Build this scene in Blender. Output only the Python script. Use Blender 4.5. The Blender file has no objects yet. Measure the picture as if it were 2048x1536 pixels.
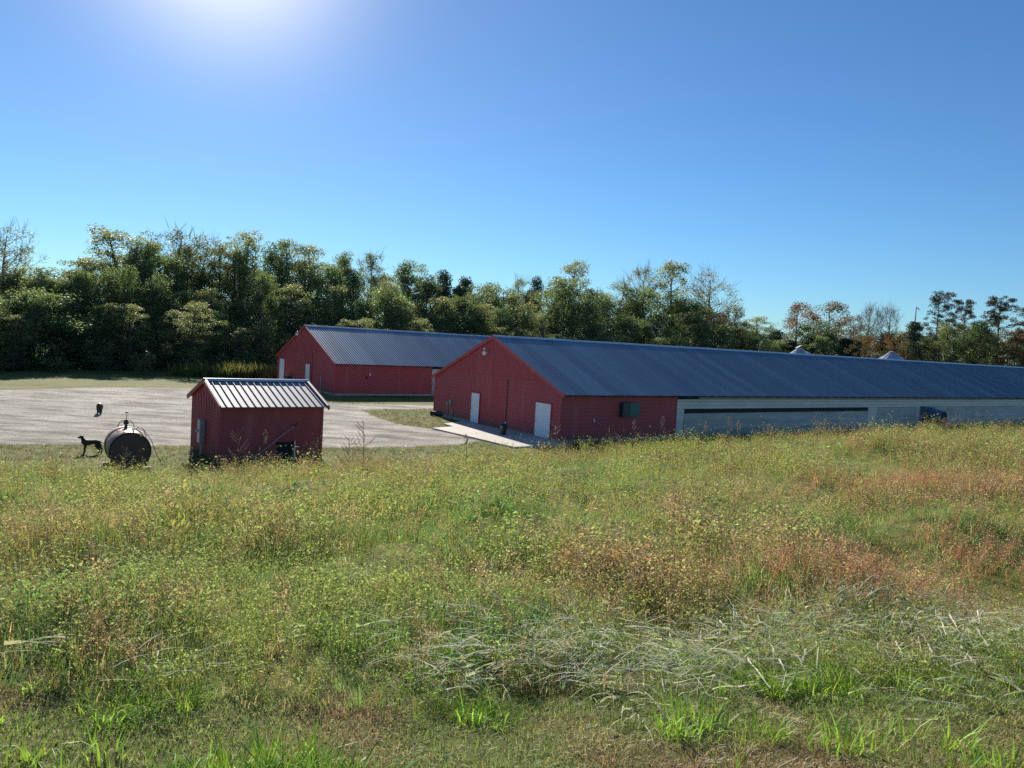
import bpy, math
import numpy as np
from mathutils import Vector, Matrix
R = math.radians
D = bpy.data
SC = bpy.context.scene
COL = SC.collection
RNG = np.random.default_rng(7)

# ------------------------------------------------------------------ camera
PITCH, ROLL, CAMH, FPX = .058, .0581, 5.6013, 1550.
cp, sp, cr_, sr_ = math.cos(PITCH), math.sin(PITCH), math.cos(ROLL), math.sin(ROLL)
_r0, _u0 = np.array([1., 0, 0]), np.array([0, sp, cp])
CR, CU, CF = cr_*_r0 + sr_*_u0, -sr_*_r0 + cr_*_u0, np.array([0, cp, -sp])
cam = D.cameras.new('camera'); cam.sensor_width = 36; cam.lens = FPX/2048*36
cam.clip_start = .05; cam.clip_end = 3000
co = D.objects.new('camera', cam); COL.objects.link(co)
m = Matrix.Identity(4)
for i in range(3):
    m[i][0], m[i][1], m[i][2] = CR[i], CU[i], -CF[i]
m[2][3] = CAMH
co.matrix_world = m
SC.camera = co

# ------------------------------------------------------------------ light
SUN_EL, SUN_AZ = R(26), R(-21.5)          # azimuth from +Y towards +X
w = D.worlds.new('World'); SC.world = w; w.use_nodes = True
nt = w.node_tree
sky = nt.nodes.new('ShaderNodeTexSky'); sky.sky_type = 'NISHITA'; sky.sun_disc = False
sky.sun_elevation = SUN_EL; sky.sun_rotation = SUN_AZ
sky.altitude = 200; sky.air_density = 1.0; sky.dust_density = .02; sky.ozone_density = 2.0
def _wn(t, **k):
    x = nt.nodes.new(t)
    for a, b in k.items(): setattr(x, a, b)
    return x
tint = _wn('ShaderNodeMix', data_type='RGBA', blend_type='MULTIPLY'); tint.inputs[0].default_value = 1
nt.links.new(sky.outputs[0], tint.inputs[6]); tint.inputs[7].default_value = (.39, .635, .87, 1)
# glow round the sun added to the sky colour, standing in for lens glare
_sd = (math.sin(SUN_AZ)*math.cos(SUN_EL), math.cos(SUN_AZ)*math.cos(SUN_EL), math.sin(SUN_EL))
tcw = _wn('ShaderNodeTexCoord'); dt = _wn('ShaderNodeVectorMath', operation='DOT_PRODUCT'); dt.inputs[1].default_value = _sd
nt.links.new(tcw.outputs['Generated'], dt.inputs[0])
cl = _wn('ShaderNodeMath', operation='MAXIMUM'); cl.inputs[1].default_value = 0; nt.links.new(dt.outputs['Value'], cl.inputs[0])
acc = tint.outputs[2]
for pw, c_ in ((140, (7.5, 6.2, 4.2)), (13, (.8, .55, .28))):
    p_ = _wn('ShaderNodeMath', operation='POWER'); p_.inputs[1].default_value = pw; nt.links.new(cl.outputs[0], p_.inputs[0])
    sc_ = _wn('ShaderNodeVectorMath', operation='SCALE'); sc_.inputs[0].default_value = c_; nt.links.new(p_.outputs[0], sc_.inputs['Scale'])
    ad_ = _wn('ShaderNodeVectorMath', operation='ADD'); nt.links.new(acc, ad_.inputs[0]); nt.links.new(sc_.outputs[0], ad_.inputs[1]); acc = ad_.outputs[0]
nt.links.new(acc, nt.nodes['Background'].inputs[0])
nt.nodes['Background'].inputs[1].default_value = .075
sl = D.lights.new('sun', 'SUN'); sl.energy = 4.8; sl.angle = R(.5); sl.color = (1, .93, .82)
so = D.objects.new('sun', sl); COL.objects.link(so)
sd = Vector((math.sin(SUN_AZ)*math.cos(SUN_EL), math.cos(SUN_AZ)*math.cos(SUN_EL), math.sin(SUN_EL)))
so.rotation_euler = sd.to_track_quat('Z', 'Y').to_euler()
so.location = sd*200
SC.view_settings.view_transform = 'Standard'; SC.view_settings.look = 'None'
SC.view_settings.exposure = .8; SC.view_settings.gamma = 1
SC.view_settings.use_curve_mapping = False
try:
    SC.cycles.max_bounces = 8; SC.cycles.transparent_max_bounces = 8
    SC.cycles.use_denoising = False; SC.cycles.sample_clamp_indirect = 6
except Exception: pass

# ------------------------------------------------------------------ helpers
def ray(px, py):
    d = CF + CR*(px-1024)/FPX - CU*(py-768)/FPX
    return d/d[1]
def at(px, py, Y):                           # point seen at a photo pixel, Y metres ahead
    d = ray(px, py)*Y
    return np.array([d[0], Y, CAMH + d[2]])
def vnoise(x, y, seed=0):
    x = np.asarray(x, float); y = np.asarray(y, float)
    xi = np.floor(x).astype(np.int64); yi = np.floor(y).astype(np.int64); fx = x-xi; fy = y-yi
    fx = fx*fx*(3-2*fx); fy = fy*fy*(3-2*fy)
    def h(a, b):
        n = (a*374761393+b*668265263+seed*974634777) & 0xffffffff
        n = ((n ^ (n >> 13))*1274126177) & 0xffffffff
        return ((n ^ (n >> 16)) & 0xffff)/65535.
    return (h(xi, yi)*(1-fx)+h(xi+1, yi)*fx)*(1-fy)+(h(xi, yi+1)*(1-fx)+h(xi+1, yi+1)*fx)*fy
def terr(X, Y):
    X = np.asarray(X, float); Y = np.asarray(Y, float)
    Yp = np.maximum(Y, 0)
    P = 4.1-.09*Y+2.3*(Yp/25)*np.tanh(X/16)
    Yc = 22+3*np.clip(X/17, -.3, 2.5)
    P = P-.28*np.log1p(np.exp(np.clip((Y-Yc)/1.2, -30, 30)))*1.2
    P = P+.42*(vnoise(X*.75, Y*.75, 3)-.5)*np.clip((Y-2.5)/4, .2, 1)+.06*(vnoise(X*2, Y*2, 5)-.5)
    return .25*np.log1p(np.exp(np.clip(P/.25, -40, 40)))

def tag(o, label=None, cat=None, group=None, kind=None):
    if label: o['label'] = label
    if cat: o['category'] = cat
    if group: o['group'] = group
    if kind: o['kind'] = kind
    return o
def thing(name, label, cat, loc=(0, 0, 0), rz=0, group=None):
    o = D.objects.new(name, None); COL.objects.link(o)
    o.empty_display_size = .3
    o.location = loc; o.rotation_euler = (0, 0, rz)
    return tag(o, label, cat, group)
class MB:
    def __init__(s): s.v = []; s.f = []
    def quad(s, *p):
        n = len(s.v); s.v += [tuple(map(float, q)) for q in p]; s.f.append(tuple(range(n, n+len(p)))); return s
    def box(s, a, b):
        (x0, y0, z0), (x1, y1, z1) = a, b
        n = len(s.v)
        s.v += [(x0, y0, z0), (x1, y0, z0), (x1, y1, z0), (x0, y1, z0), (x0, y0, z1), (x1, y0, z1), (x1, y1, z1), (x0, y1, z1)]
        s.f += [tuple(n+i for i in q) for q in ((0, 3, 2, 1), (4, 5, 6, 7), (0, 1, 5, 4), (1, 2, 6, 5), (2, 3, 7, 6), (3, 0, 4, 7))]
        return s
    def bar(s, p0, p1, w, h):                # box along p0-p1, w sideways, h upwards
        p0, p1 = Vector(p0), Vector(p1); d = (p1-p0).normalized()
        sd_ = d.cross(Vector((0, 0, 1)))
        sd_ = sd_.normalized()*w/2 if sd_.length > .01 else Vector((w/2, 0, 0))
        up = sd_.cross(d).normalized()*h/2
        n = len(s.v)
        for p in (p0, p1):
            for a, b in ((-1, -1), (1, -1), (1, 1), (-1, 1)): s.v.append(tuple(p+sd_*a+up*b))
        s.f += [tuple(n+i for i in q) for q in ((0, 1, 2, 3), (7, 6, 5, 4), (0, 4, 5, 1), (1, 5, 6, 2), (2, 6, 7, 3), (3, 7, 4, 0))]
        return s
    def tube(s, pts, r, n=8, caps=True):
        pts = [Vector(p) for p in pts]; rs = r if hasattr(r, '__len__') else [r]*len(pts)
        rings = []; prev = None
        for i, p in enumerate(pts):
            t = (pts[min(i+1, len(pts)-1)]-pts[max(i-1, 0)]).normalized()
            a = prev if prev is not None else (Vector((0, 0, 1)) if abs(t.z) < .9 else Vector((1, 0, 0)))
            x = (a - t*a.dot(t)).normalized(); y = t.cross(x); prev = x
            b = len(s.v); rings.append(b)
            for k in range(n):
                an = 2*math.pi*k/n; s.v.append(tuple(p+(x*math.cos(an)+y*math.sin(an))*rs[i]))
        for a, b in zip(rings, rings[1:]):
            for k in range(n): s.f.append((a+k, a+(k+1) % n, b+(k+1) % n, b+k))
        if caps:
            s.f.append(tuple(rings[0]+k for k in reversed(range(n)))); s.f.append(tuple(rings[-1]+k for k in range(n)))
        return s
    def ball(s, c, r, n=10, sc=(1, 1, 1)):
        m_ = n//2+1; pts = []; rs = []
        b = len(s.v)
        for i in range(1, m_):
            th = math.pi*i/m_
            for k in range(n):
                a = 2*math.pi*k/n
                s.v.append((c[0]+r*sc[0]*math.sin(th)*math.cos(a), c[1]+r*sc[1]*math.sin(th)*math.sin(a), c[2]+r*sc[2]*math.cos(th)))
        for i in range(m_-2):
            for k in range(n):
                s.f.append((b+i*n+k, b+(i+1)*n+k, b+(i+1)*n+(k+1) % n, b+i*n+(k+1) % n))
        t = len(s.v); s.v += [(c[0], c[1], c[2]+r*sc[2]), (c[0], c[1], c[2]-r*sc[2])]
        for k in range(n):
            s.f.append((t, b+k, b+(k+1) % n)); e = b+(m_-2)*n
            s.f.append((t+1, e+(k+1) % n, e+k))
        return s
    def prism(s, poly, a, b, ax=0):          # polygon in the plane across axis ax, from a to b
        def P(q, h): 
            q = list(q); q.insert(ax, h); return tuple(q)
        n = len(s.v); k = len(poly)
        s.v += [P(q, a) for q in poly]+[P(q, b) for q in poly]
        s.f.append(tuple(n+i for i in reversed(range(k)))); s.f.append(tuple(n+k+i for i in range(k)))
        for i in range(k): s.f.append((n+i, n+(i+1) % k, n+k+(i+1) % k, n+k+i))
        return s
    def build(s, name, mat, parent=None, smooth=False, bevel=0, label=None, loc=None):
        me = D.meshes.new(name); me.from_pydata(s.v, [], s.f); me.materials.append(mat)
        if smooth: me.polygons.foreach_set('use_smooth', [True]*len(me.polygons))
        me.update()
        o = D.objects.new(name, me); COL.objects.link(o)
        if parent: o.parent = parent
        if loc is not None: o.location = loc
        if bevel:
            b = o.modifiers.new('bevel', 'BEVEL'); b.width = bevel; b.segments = 2; b.limit_method = 'ANGLE'
        if label: o['label'] = label
        return o

# ------------------------------------------------------------------ materials
def new_mat(name):
    mt = D.materials.new(name); mt.use_nodes = True
    n = mt.node_tree.nodes; return mt, n, mt.node_tree.links, n['Principled BSDF']
def paint(name, col, rough=.55, metal=0., var=.18, scale=1.5, bump=.0, bscale=60, stretch=(1, 1, 1), spots=None, spec=.5):
    """surface colour broken up by two scales of noise; optional stains with a shape of their own"""
    mt, n, L, bs = new_mat(name)
    tc = n.new('ShaderNodeTexCoord'); mp = n.new('ShaderNodeMapping'); mp.inputs['Scale'].default_value = stretch
    L.new(tc.outputs['Object'], mp.inputs[0])
    n1 = n.new('ShaderNodeTexNoise'); n1.inputs['Scale'].default_value = scale; n1.inputs['Detail'].default_value = 8; n1.inputs['Roughness'].default_value = .65
    L.new(mp.outputs[0], n1.inputs[0])
    rp = n.new('ShaderNodeValToRGB')
    c = np.array(col)
    rp.color_ramp.elements[0].position = .3; rp.color_ramp.elements[1].position = .7
    rp.color_ramp.elements[0].color = (*(c*(1-var)), 1); rp.color_ramp.elements[1].color = (*np.minimum(c*(1+var), 1), 1)
    L.new(n1.outputs[0], rp.inputs[0]); out = rp.outputs[0]
    if spots:
        sc_, colr, lo, hi = spots
        n2 = n.new('ShaderNodeTexNoise'); n2.inputs['Scale'].default_value = sc_; n2.inputs['Detail'].default_value = 10; n2.inputs['Roughness'].default_value = .7
        L.new(mp.outputs[0], n2.inputs[0])
        r2 = n.new('ShaderNodeValToRGB'); r2.color_ramp.elements[0].position = lo; r2.color_ramp.elements[1].position = hi
        L.new(n2.outputs[0], r2.inputs[0])
        mx = n.new('ShaderNodeMix'); mx.data_type = 'RGBA'
        L.new(r2.outputs[0], mx.inputs[0]); L.new(out, mx.inputs[6]); mx.inputs[7].default_value = (*colr, 1); out = mx.outputs[2]
    L.new(out, bs.inputs['Base Color'])
    bs.inputs['Roughness'].default_value = rough; bs.inputs['Metallic'].default_value = metal
    bs.inputs['Specular IOR Level'].default_value = spec
    if bump:
        n3 = n.new('ShaderNodeTexNoise'); n3.inputs['Scale'].default_value = bscale; n3.inputs['Detail'].default_value = 6
        L.new(mp.outputs[0], n3.inputs[0]); bp_ = n.new('ShaderNodeBump'); bp_.inputs['Strength'].default_value = bump; bp_.inputs['Distance'].default_value = .02
        L.new(n3.outputs[0], bp_.inputs['Height']); L.new(bp_.outputs[0], bs.inputs['Normal'])
    return mt
def weather(mt, mud=None, sheets=None):
    """mud splashed up from the ground and rain streaks; roof sheets of slightly different age"""
    n, L = mt.node_tree.nodes, mt.node_tree.links; bs = n['Principled BSDF']
    src = bs.inputs['Base Color'].links[0].from_socket; tc = n.new('ShaderNodeTexCoord'); sx = n.new('ShaderNodeSeparateXYZ'); L.new(tc.outputs['Object'], sx.inputs[0])
    def math_(op, a, b=None):
        q = n.new('ShaderNodeMath'); q.operation = op
        for k, v in ((0, a), (1, b)):
            if v is None: continue
            if isinstance(v, (int, float)): q.inputs[k].default_value = v
            else: L.new(v, q.inputs[k])
        return q.outputs[0]
    def mixc(f, a, c):
        x = n.new('ShaderNodeMix'); x.data_type = 'RGBA'; L.new(f, x.inputs[0]); L.new(a, x.inputs[6]); x.inputs[7].default_value = (*c, 1); return x.outputs[2]
    if mud:
        nz = n.new('ShaderNodeTexNoise'); nz.inputs['Scale'].default_value = 2.5; nz.inputs['Detail'].default_value = 8; L.new(tc.outputs['Object'], nz.inputs[0])
        f = math_('MULTIPLY', math_('SUBTRACT', math_('MULTIPLY', nz.outputs[0], 1.3), sx.outputs['Z']), 1.1)
        cl_ = n.new('ShaderNodeClamp'); L.new(f, cl_.inputs[0]); cl_.inputs[2].default_value = .7; src = mixc(cl_.outputs[0], src, mud)
        mp = n.new('ShaderNodeMapping'); mp.inputs['Scale'].default_value = (.7, .7, .1); L.new(tc.outputs['Object'], mp.inputs[0])
        n2 = n.new('ShaderNodeTexNoise'); n2.inputs['Scale'].default_value = 2; n2.inputs['Detail'].default_value = 6; L.new(mp.outputs[0], n2.inputs[0])
        c2 = n.new('ShaderNodeMapRange'); c2.inputs[1].default_value = .56; c2.inputs[2].default_value = .8; c2.inputs[4].default_value = .4; L.new(n2.outputs[0], c2.inputs[0]); src = mixc(c2.outputs[0], src, (.52, .22, .20))
    if sheets:
        fl = math_('FLOOR', math_('DIVIDE', sx.outputs['X'], sheets)); wn = n.new('ShaderNodeTexWhiteNoise'); wn.noise_dimensions = '1D'; L.new(fl, wn.inputs['W'])
        mr = n.new('ShaderNodeMapRange'); mr.inputs[3].default_value = .86; mr.inputs[4].default_value = 1.16; L.new(wn.outputs['Value'], mr.inputs[0])
        x = n.new('ShaderNodeVectorMath'); x.operation = 'SCALE'; L.new(src, x.inputs[0]); L.new(mr.outputs[0], x.inputs['Scale']); src = x.outputs[0]
        mp = n.new('ShaderNodeMapping'); mp.inputs['Scale'].default_value = (2.2, .12, .12); L.new(tc.outputs['Object'], mp.inputs[0])
        n2 = n.new('ShaderNodeTexNoise'); n2.inputs['Scale'].default_value = 1.5; n2.inputs['Detail'].default_value = 7; L.new(mp.outputs[0], n2.inputs[0])
        c2 = n.new('ShaderNodeMapRange'); c2.inputs[1].default_value = .58; c2.inputs[2].default_value = .78; c2.inputs[4].default_value = .45; L.new(n2.outputs[0], c2.inputs[0]); src = mixc(c2.outputs[0], src, (.15, .13, .11))
    L.new(src, bs.inputs['Base Color'])
def leafy(name, trans=.45, rough=.5, rnd=.12, spec=.25, gloss=0):
    """foliage: colour from the mesh's own colour attribute, light passes through the leaf"""
    mt, n, L, bs = new_mat(name)
    at_ = n.new('ShaderNodeAttribute'); at_.attribute_name = 'Col'
    oi = n.new('ShaderNodeObjectInfo'); hs = n.new('ShaderNodeHueSaturation')
    mr = n.new('ShaderNodeMapRange'); mr.inputs[3].default_value = .5-rnd*.22; mr.inputs[4].default_value = .5+rnd*.16
    L.new(oi.outputs['Random'], mr.inputs[0]); L.new(mr.outputs[0], hs.inputs['Hue'])
    L.new(at_.outputs['Color'], hs.inputs['Color'])
    L.new(hs.outputs[0], bs.inputs['Base Color']); bs.inputs['Roughness'].default_value = rough
    bs.inputs['Specular IOR Level'].default_value = spec
    tr = n.new('ShaderNodeBsdfTranslucent')
    gm = n.new('ShaderNodeMix'); gm.data_type = 'RGBA'; gm.blend_type = 'MULTIPLY'; gm.inputs[0].default_value = 1
    gm.inputs[7].default_value = (1.12, 1.16, .72, 1); L.new(hs.outputs[0], gm.inputs[6]); L.new(gm.outputs[2], tr.inputs[0])
    mx = n.new('ShaderNodeMixShader'); mx.inputs[0].default_value = trans
    L.new(bs.outputs[0], mx.inputs[1]); L.new(tr.outputs[0], mx.inputs[2])
    L.new(mx.outputs[0], n['Material Output'].inputs[0])
    return mt

M = {}
M['red'] = paint('red_metal_siding', (.46, .09, .095), .55, 0, .06, 1.2, stretch=(1, 1, .35), spots=(2.2, (.39, .09, .095), .56, .74), spec=.22)
M['red_trim'] = paint('red_trim', (.48, .09, .095), .5, 0, .1, 2, spec=.3)
M['red_shed'] = paint('red_shed_paint', (.40, .08, .085), .6, 0, .16, 1.6, stretch=(1, 1, .3), spots=(3, (.30, .09, .085), .6, .8), spec=.25)
M['galv'] = paint('galvanised_roof', (.18, .245, .29), .4, .55, .12, .5, stretch=(1, .25, .25), spots=(1.1, (.13, .17, .21), .6, .8))
M['galv_shed'] = paint('shed_roof_metal', (.20, .20, .225), .6, .2, .12, 3, stretch=(1, .3, .3), spots=(6, (.42, .40, .40), .58, .75))
M['cap'] = paint('ridge_cap_metal', (.62, .64, .68), .38, .5, .1, 2)
M['door'] = paint('white_door', (.82, .86, .90), .4, 0, .04, 2, spots=(4, (.55, .56, .55), .66, .85))
M['white'] = paint('white_plastic', (.8, .8, .78), .4, 0, .05, 3)
M['dark'] = paint('painted_gap_shade', (.02, .022, .026), .9, 0, .2, 2)  # near-black colour standing in for shade inside gaps and openings
M['conc'] = paint('concrete', (.40, .385, .35), .85, 0, .2, 2.5, .4, 30, spots=(5, (.26, .25, .22), .52, .7))
M['wood'] = paint('weathered_wood', (.17, .14, .11), .8, 0, .3, 6, .3, 40, stretch=(1, 8, 8))
M['pale_wall'] = paint('weathered_pale_panel', (.68, .66, .60), .6, 0, .16, .7, stretch=(.4, 1, 2), spots=(1.6, (.34, .34, .31), .55, .78))
M['greyband'] = paint('grey_band_board', (.36, .36, .33), .7, 0, .2, .8, stretch=(.4, 1, 2))
M['curtain'] = paint('curtain_fabric', (.47, .47, .44), .55, 0, .22, .5, .5, 3, stretch=(.3, 1, 3), spots=(1.2, (.27, .28, .26), .5, .72))
M['cabinet'] = paint('teal_cabinet', (.03, .13, .14), .4, 0, .12, 3)
M['cabinet_dark'] = paint('dark_teal_panel', (.02, .05, .07), .4, 0, .12, 3)
M['grey_box'] = paint('grey_meter_box', (.32, .36, .39), .4, .2, .1, 4)
M['pvc'] = paint('grey_conduit', (.38, .39, .40), .5, 0, .12, 4)
M['black'] = paint('black_plastic', (.018, .02, .022), .45, 0, .2, 5)
M['green_bin'] = paint('dark_green_plastic', (.012, .04, .032), .4, 0, .25, 6)
M['fan'] = paint('fan_cone_metal', (.10, .15, .21), .4, .3, .15, 3)
M['bin_metal'] = paint('grain_bin_metal', (.50, .52, .54), .38, .6, .12, 2)
M['rust'] = paint('rusty_primer_steel', (.24, .12, .085), .55, .1, .25, 2, .2, 30, spots=(3, (.30, .22, .19), .5, .72))
M['rust_gap_dark'] = paint('dark_rust_and_gap_shade', (.085, .055, .048), .6, .1, .3, 3, .2, 30, spots=(5, (.08, .045, .035), .55, .7))  # rusty tank steel; its dark tone also paints the door gap's shade
M['dog'] = paint('dark_brindle_fur', (.030, .022, .018), .7, 0, .35, 9)
M['dog2'] = paint('dark_brown_fur', (.05, .032, .024), .7, 0, .3, 9)
M['chest'] = paint('pale_chest_fur', (.35, .32, .28), .8, 0, .2, 9)
M['bark'] = paint('tree_bark', (.105, .085, .068), .9, 0, .35, 3, .6, 14, stretch=(1, 1, .25))
M['palebark'] = paint('pale_bark', (.25, .22, .18), .9, 0, .3, 3, .6, 14, stretch=(1, 1, .25))
M['leaf'] = leafy('tree_leaves', .58, .5, .1)
M['pine'] = leafy('evergreen_leaves', .15, .6, .08)
M['weed'] = leafy('field_weeds', .58, .62, 0, .1)
M['turf'] = leafy('turf_blades', .4, .5, 0, .3)
M['straw'] = leafy('flopped_blades', .3, .6, 0, .12)
M['stem'] = paint('dry_stem', (.16, .12, .06), .7, 0, .25, 20)
M['seed'] = paint('dry_seed_head', (.40, .29, .20), .7, 0, .3, 30)

weather(M['red'], mud=(.20, .12, .085)); weather(M['red_shed'], mud=(.18, .11, .08)); weather(M['galv'], sheets=.9144)
def ground_mat(name, gravel=False):
    mt, n, L, bs = new_mat(name)
    tc = n.new('ShaderNodeTexCoord')
    def noise(s, d=8, r=.6, stretch=None):
        q = n.new('ShaderNodeTexNoise'); q.inputs['Scale'].default_value = s; q.inputs['Detail'].default_value = d; q.inputs['Roughness'].default_value = r
        if stretch:
            mp = n.new('ShaderNodeMapping'); mp.inputs['Scale'].default_value = stretch; L.new(tc.outputs['Object'], mp.inputs[0]); L.new(mp.outputs[0], q.inputs[0])
        else: L.new(tc.outputs['Object'], q.inputs[0])
        return q.outputs[0]
    def ramp(x, st):
        r = n.new('ShaderNodeValToRGB'); e = r.color_ramp.elements
        while len(e) < len(st): e.new(.5)
        for q, (p, c) in zip(e, st): q.position = p; q.color = (*c, 1)
        L.new(x, r.inputs[0]); return r.outputs[0]
    def mix(f, a, b, mode='MIX'):
        x = n.new('ShaderNodeMix'); x.data_type = 'RGBA'; x.blend_type = mode
        if isinstance(f, float): x.inputs[0].default_value = f
        else: L.new(f, x.inputs[0])
        L.new(a, x.inputs[6]); L.new(b, x.inputs[7]); return x.outputs[2]
    grass = ramp(noise(.35, 10, .7), [(.3, (.12, .10, .04)), (.45, (.13, .155, .04)), (.58, (.19, .19, .06)), (.72, (.24, .185, .09))])
    fine = ramp(noise(14, 6, .75), [(.3, (.5, .5, .5)), (.7, (1.35, 1.35, 1.3))])
    grass = mix(1., grass, fine, 'MULTIPLY')
    bsz = .05; hgt = noise(9, 8, .75)
    col = grass
    if gravel:
        gr = ramp(noise(.55, 12, .68, (.5, 1.3, 1)), [(.36, (.15, .137, .118)), (.45, (.26, .243, .205)), (.52, (.37, .35, .295)), (.62, (.50, .472, .395))])
        sp_ = ramp(noise(4.5, 10, .85, (.5, 1.6, 1)), [(.36, (.42, .40, .38)), (.5, (1, 1, 1)), (.7, (1.25, 1.25, 1.25))])
        gr = mix(1., gr, sp_, 'MULTIPLY')
        at_ = n.new('ShaderNodeAttribute'); at_.attribute_name = 'edge'
        ad = n.new('ShaderNodeMath'); ad.operation = 'ADD'; nz = noise(.9, 10, .75, (.6, 1.6, 1))
        sb = n.new('ShaderNodeMath'); sb.operation = 'MULTIPLY_ADD'; L.new(nz, sb.inputs[0]); sb.inputs[1].default_value = 2.2; sb.inputs[2].default_value = -1.15
        L.new(at_.outputs['Fac'], ad.inputs[0]); L.new(sb.outputs[0], ad.inputs[1])
        f = ramp(ad.outputs[0], [(.42, (0, 0, 0)), (.62, (1, 1, 1))])
        col = mix(f, grass, gr); bsz = .10; hgt = noise(2.0, 12, .8, (.6, 1.6, 1))
    L.new(col, bs.inputs['Base Color']); bs.inputs['Roughness'].default_value = .95; bs.inputs['Specular IOR Level'].default_value = .15
    b = n.new('ShaderNodeBump'); b.inputs['Strength'].default_value = .9; b.inputs['Distance'].default_value = bsz
    L.new(hgt, b.inputs['Height']); L.new(b.outputs[0], bs.inputs['Normal'])
    return mt

# ------------------------------------------------------------------ ground
def grid_mesh(name, xs, ys, zf, mat, keep=None, edge=None, dz=0.):
    X, Y = np.meshgrid(xs, ys); Z = zf(X, Y)+dz
    v = np.stack([X, Y, Z], -1).reshape(-1, 3); nx, ny = len(xs), len(ys)
    i = np.arange((nx-1)*(ny-1)); a = (i//(nx-1))*nx+i % (nx-1)
    q = np.stack([a, a+1, a+1+nx, a+nx], 1)
    if keep is not None:
        k = keep(X, Y).reshape(-1); q = q[k[q].any(1)]
        used = np.unique(q); rm = -np.ones(len(v), int); rm[used] = np.arange(len(used)); q = rm[q]
        v2 = v[used]
    else: v2 = v; used = slice(None)
    o = raw_mesh(name, v2, q, mat, None)
    if edge is not None:
        at_ = o.data.attributes.new('edge', 'FLOAT', 'POINT'); at_.data.foreach_set('value', edge(X, Y).reshape(-1)[used].astype(np.float32))
    o.data.polygons.foreach_set('use_smooth', [True]*len(o.data.polygons))
    return o
def raw_mesh(name, v, q, mat, col=None, parent=None):
    me = D.meshes.new(name); k = q.shape[1]
    me.vertices.add(len(v)); me.vertices.foreach_set('co', np.ascontiguousarray(v, np.float32).reshape(-1))
    me.loops.add(q.size); me.loops.foreach_set('vertex_index', np.ascontiguousarray(q, np.int32).reshape(-1))
    me.polygons.add(len(q)); me.polygons.foreach_set('loop_start', np.arange(0, q.size, k, dtype=np.int32))
    try: me.polygons.foreach_set('loop_total', np.full(len(q), k, np.int32))
    except Exception: pass
    me.update(calc_edges=True)
    if col is not None:
        ca = me.color_attributes.new('Col', 'FLOAT_COLOR', 'POINT')
        ca.data.foreach_set('color', np.concatenate([col, np.ones((len(col), 1))], 1).astype(np.float32).reshape(-1))
    me.materials.append(mat)
    o = D.objects.new(name, me); COL.objects.link(o)
    if parent: o.parent = parent
    return o
xs = np.unique(np.concatenate([np.linspace(-400, -60, 12), np.linspace(-60, -24, 37), np.linspace(-24, 34, 210), np.linspace(34, 110, 40), np.linspace(110, 450, 12)]))
ys = np.unique(np.concatenate([np.linspace(-60, -4, 12), np.linspace(-4, 48, 200), np.linspace(48, 120, 50), np.linspace(120, 460, 14)]))
tag(grid_mesh('ground', xs, ys, terr, ground_mat('ground_grass')), kind='structure')
GP = np.array([(-75, 12), (-45, 23), (-35, 27), (-26, 30.3), (-21, 31.8), (-14.1, 34.2), (-9, 35.8), (-5.5, 37.4), (-2.2, 39.6), (-1.2, 42), (-4, 45.5), (-6.5, 47.2), (-8.6, 50.5),
               (-10.2, 54.5), (-4.5, 58.5), (6, 66.5), (4.5, 69), (-6.5, 61.5), (-13.5, 58.2), (-16.5, 59.8), (-17.5, 65), (-19.5, 66.5), (-26.5, 64.5), (-32.5, 59.5), (-36, 53), (-50, 43), (-80, 27)], float)
def poly_sd(X, Y, P):
    x = X.reshape(-1); y = Y.reshape(-1); best = np.full(x.shape, 1e9); ins = np.zeros(x.shape, bool)
    for (x0, y0), (x1, y1) in zip(P, np.roll(P, -1, 0)):
        dx, dy = x1-x0, y1-y0; t = np.clip(((x-x0)*dx+(y-y0)*dy)/(dx*dx+dy*dy), 0, 1)
        best = np.minimum(best, np.hypot(x-x0-t*dx, y-y0-t*dy))
        c = (y0 > y) != (y1 > y)
        ins ^= c & (x < (x1-x0)*(y-y0)/((y1-y0) if y1 != y0 else 1e-9)+x0)
    return np.where(ins, best, -best).reshape(X.shape)
gx = np.linspace(-80, 8, 250); gy = np.linspace(10, 72, 200)
tag(grid_mesh('gravel_yard', gx, gy, terr, ground_mat('gravel', True), keep=lambda X, Y: poly_sd(X, Y, GP) > -.6,
              edge=lambda X, Y: np.clip(poly_sd(X, Y, GP)*.8+.35, 0, 1.6), dz=.006), kind='structure')

# ------------------------------------------------------------------ buildings
YAW = .6294
def lap_face(mb, pts_lo_hi, z0, z1, course, out, plane):
    """horizontal lapped siding: plane(a, z, off) -> xyz; pts_lo_hi(z) -> the two ends at height z"""
    z = z0
    while z < z1-1e-6:
        zt = min(z+course, z1)
        a0, b0 = pts_lo_hi(z); a1, b1 = pts_lo_hi(zt)
        mb.quad(plane(a0, z, out), plane(b0, z, out), plane(b1, zt, .004), plane(a1, zt, .004))
        mb.quad(plane(a0, z, .0), plane(b0, z, .0), plane(b0, z, out), plane(a0, z, out))
        z = zt
def rib_profile(a0, a1, pitch, rib, h):
    pts = []; a = a0
    while a < a1-1e-6:
        e = min(a+pitch, a1)
        pts += [(a, 0), (max(e-rib*2, a), 0), (max(e-rib*1.5, a), h), (max(e-rib*.5, a), h)]
        a = e
    pts.append((a1, 0)); return pts
def rib_face(mb, prof, lo, hi, plane):
    for (a, h0), (b, h1) in zip(prof, prof[1:]):
        if b-a < 1e-5: continue
        mb.quad(plane(a, lo(a), h0), plane(b, lo(b), h1), plane(b, hi(b), h1), plane(a, hi(a), h0))
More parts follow.
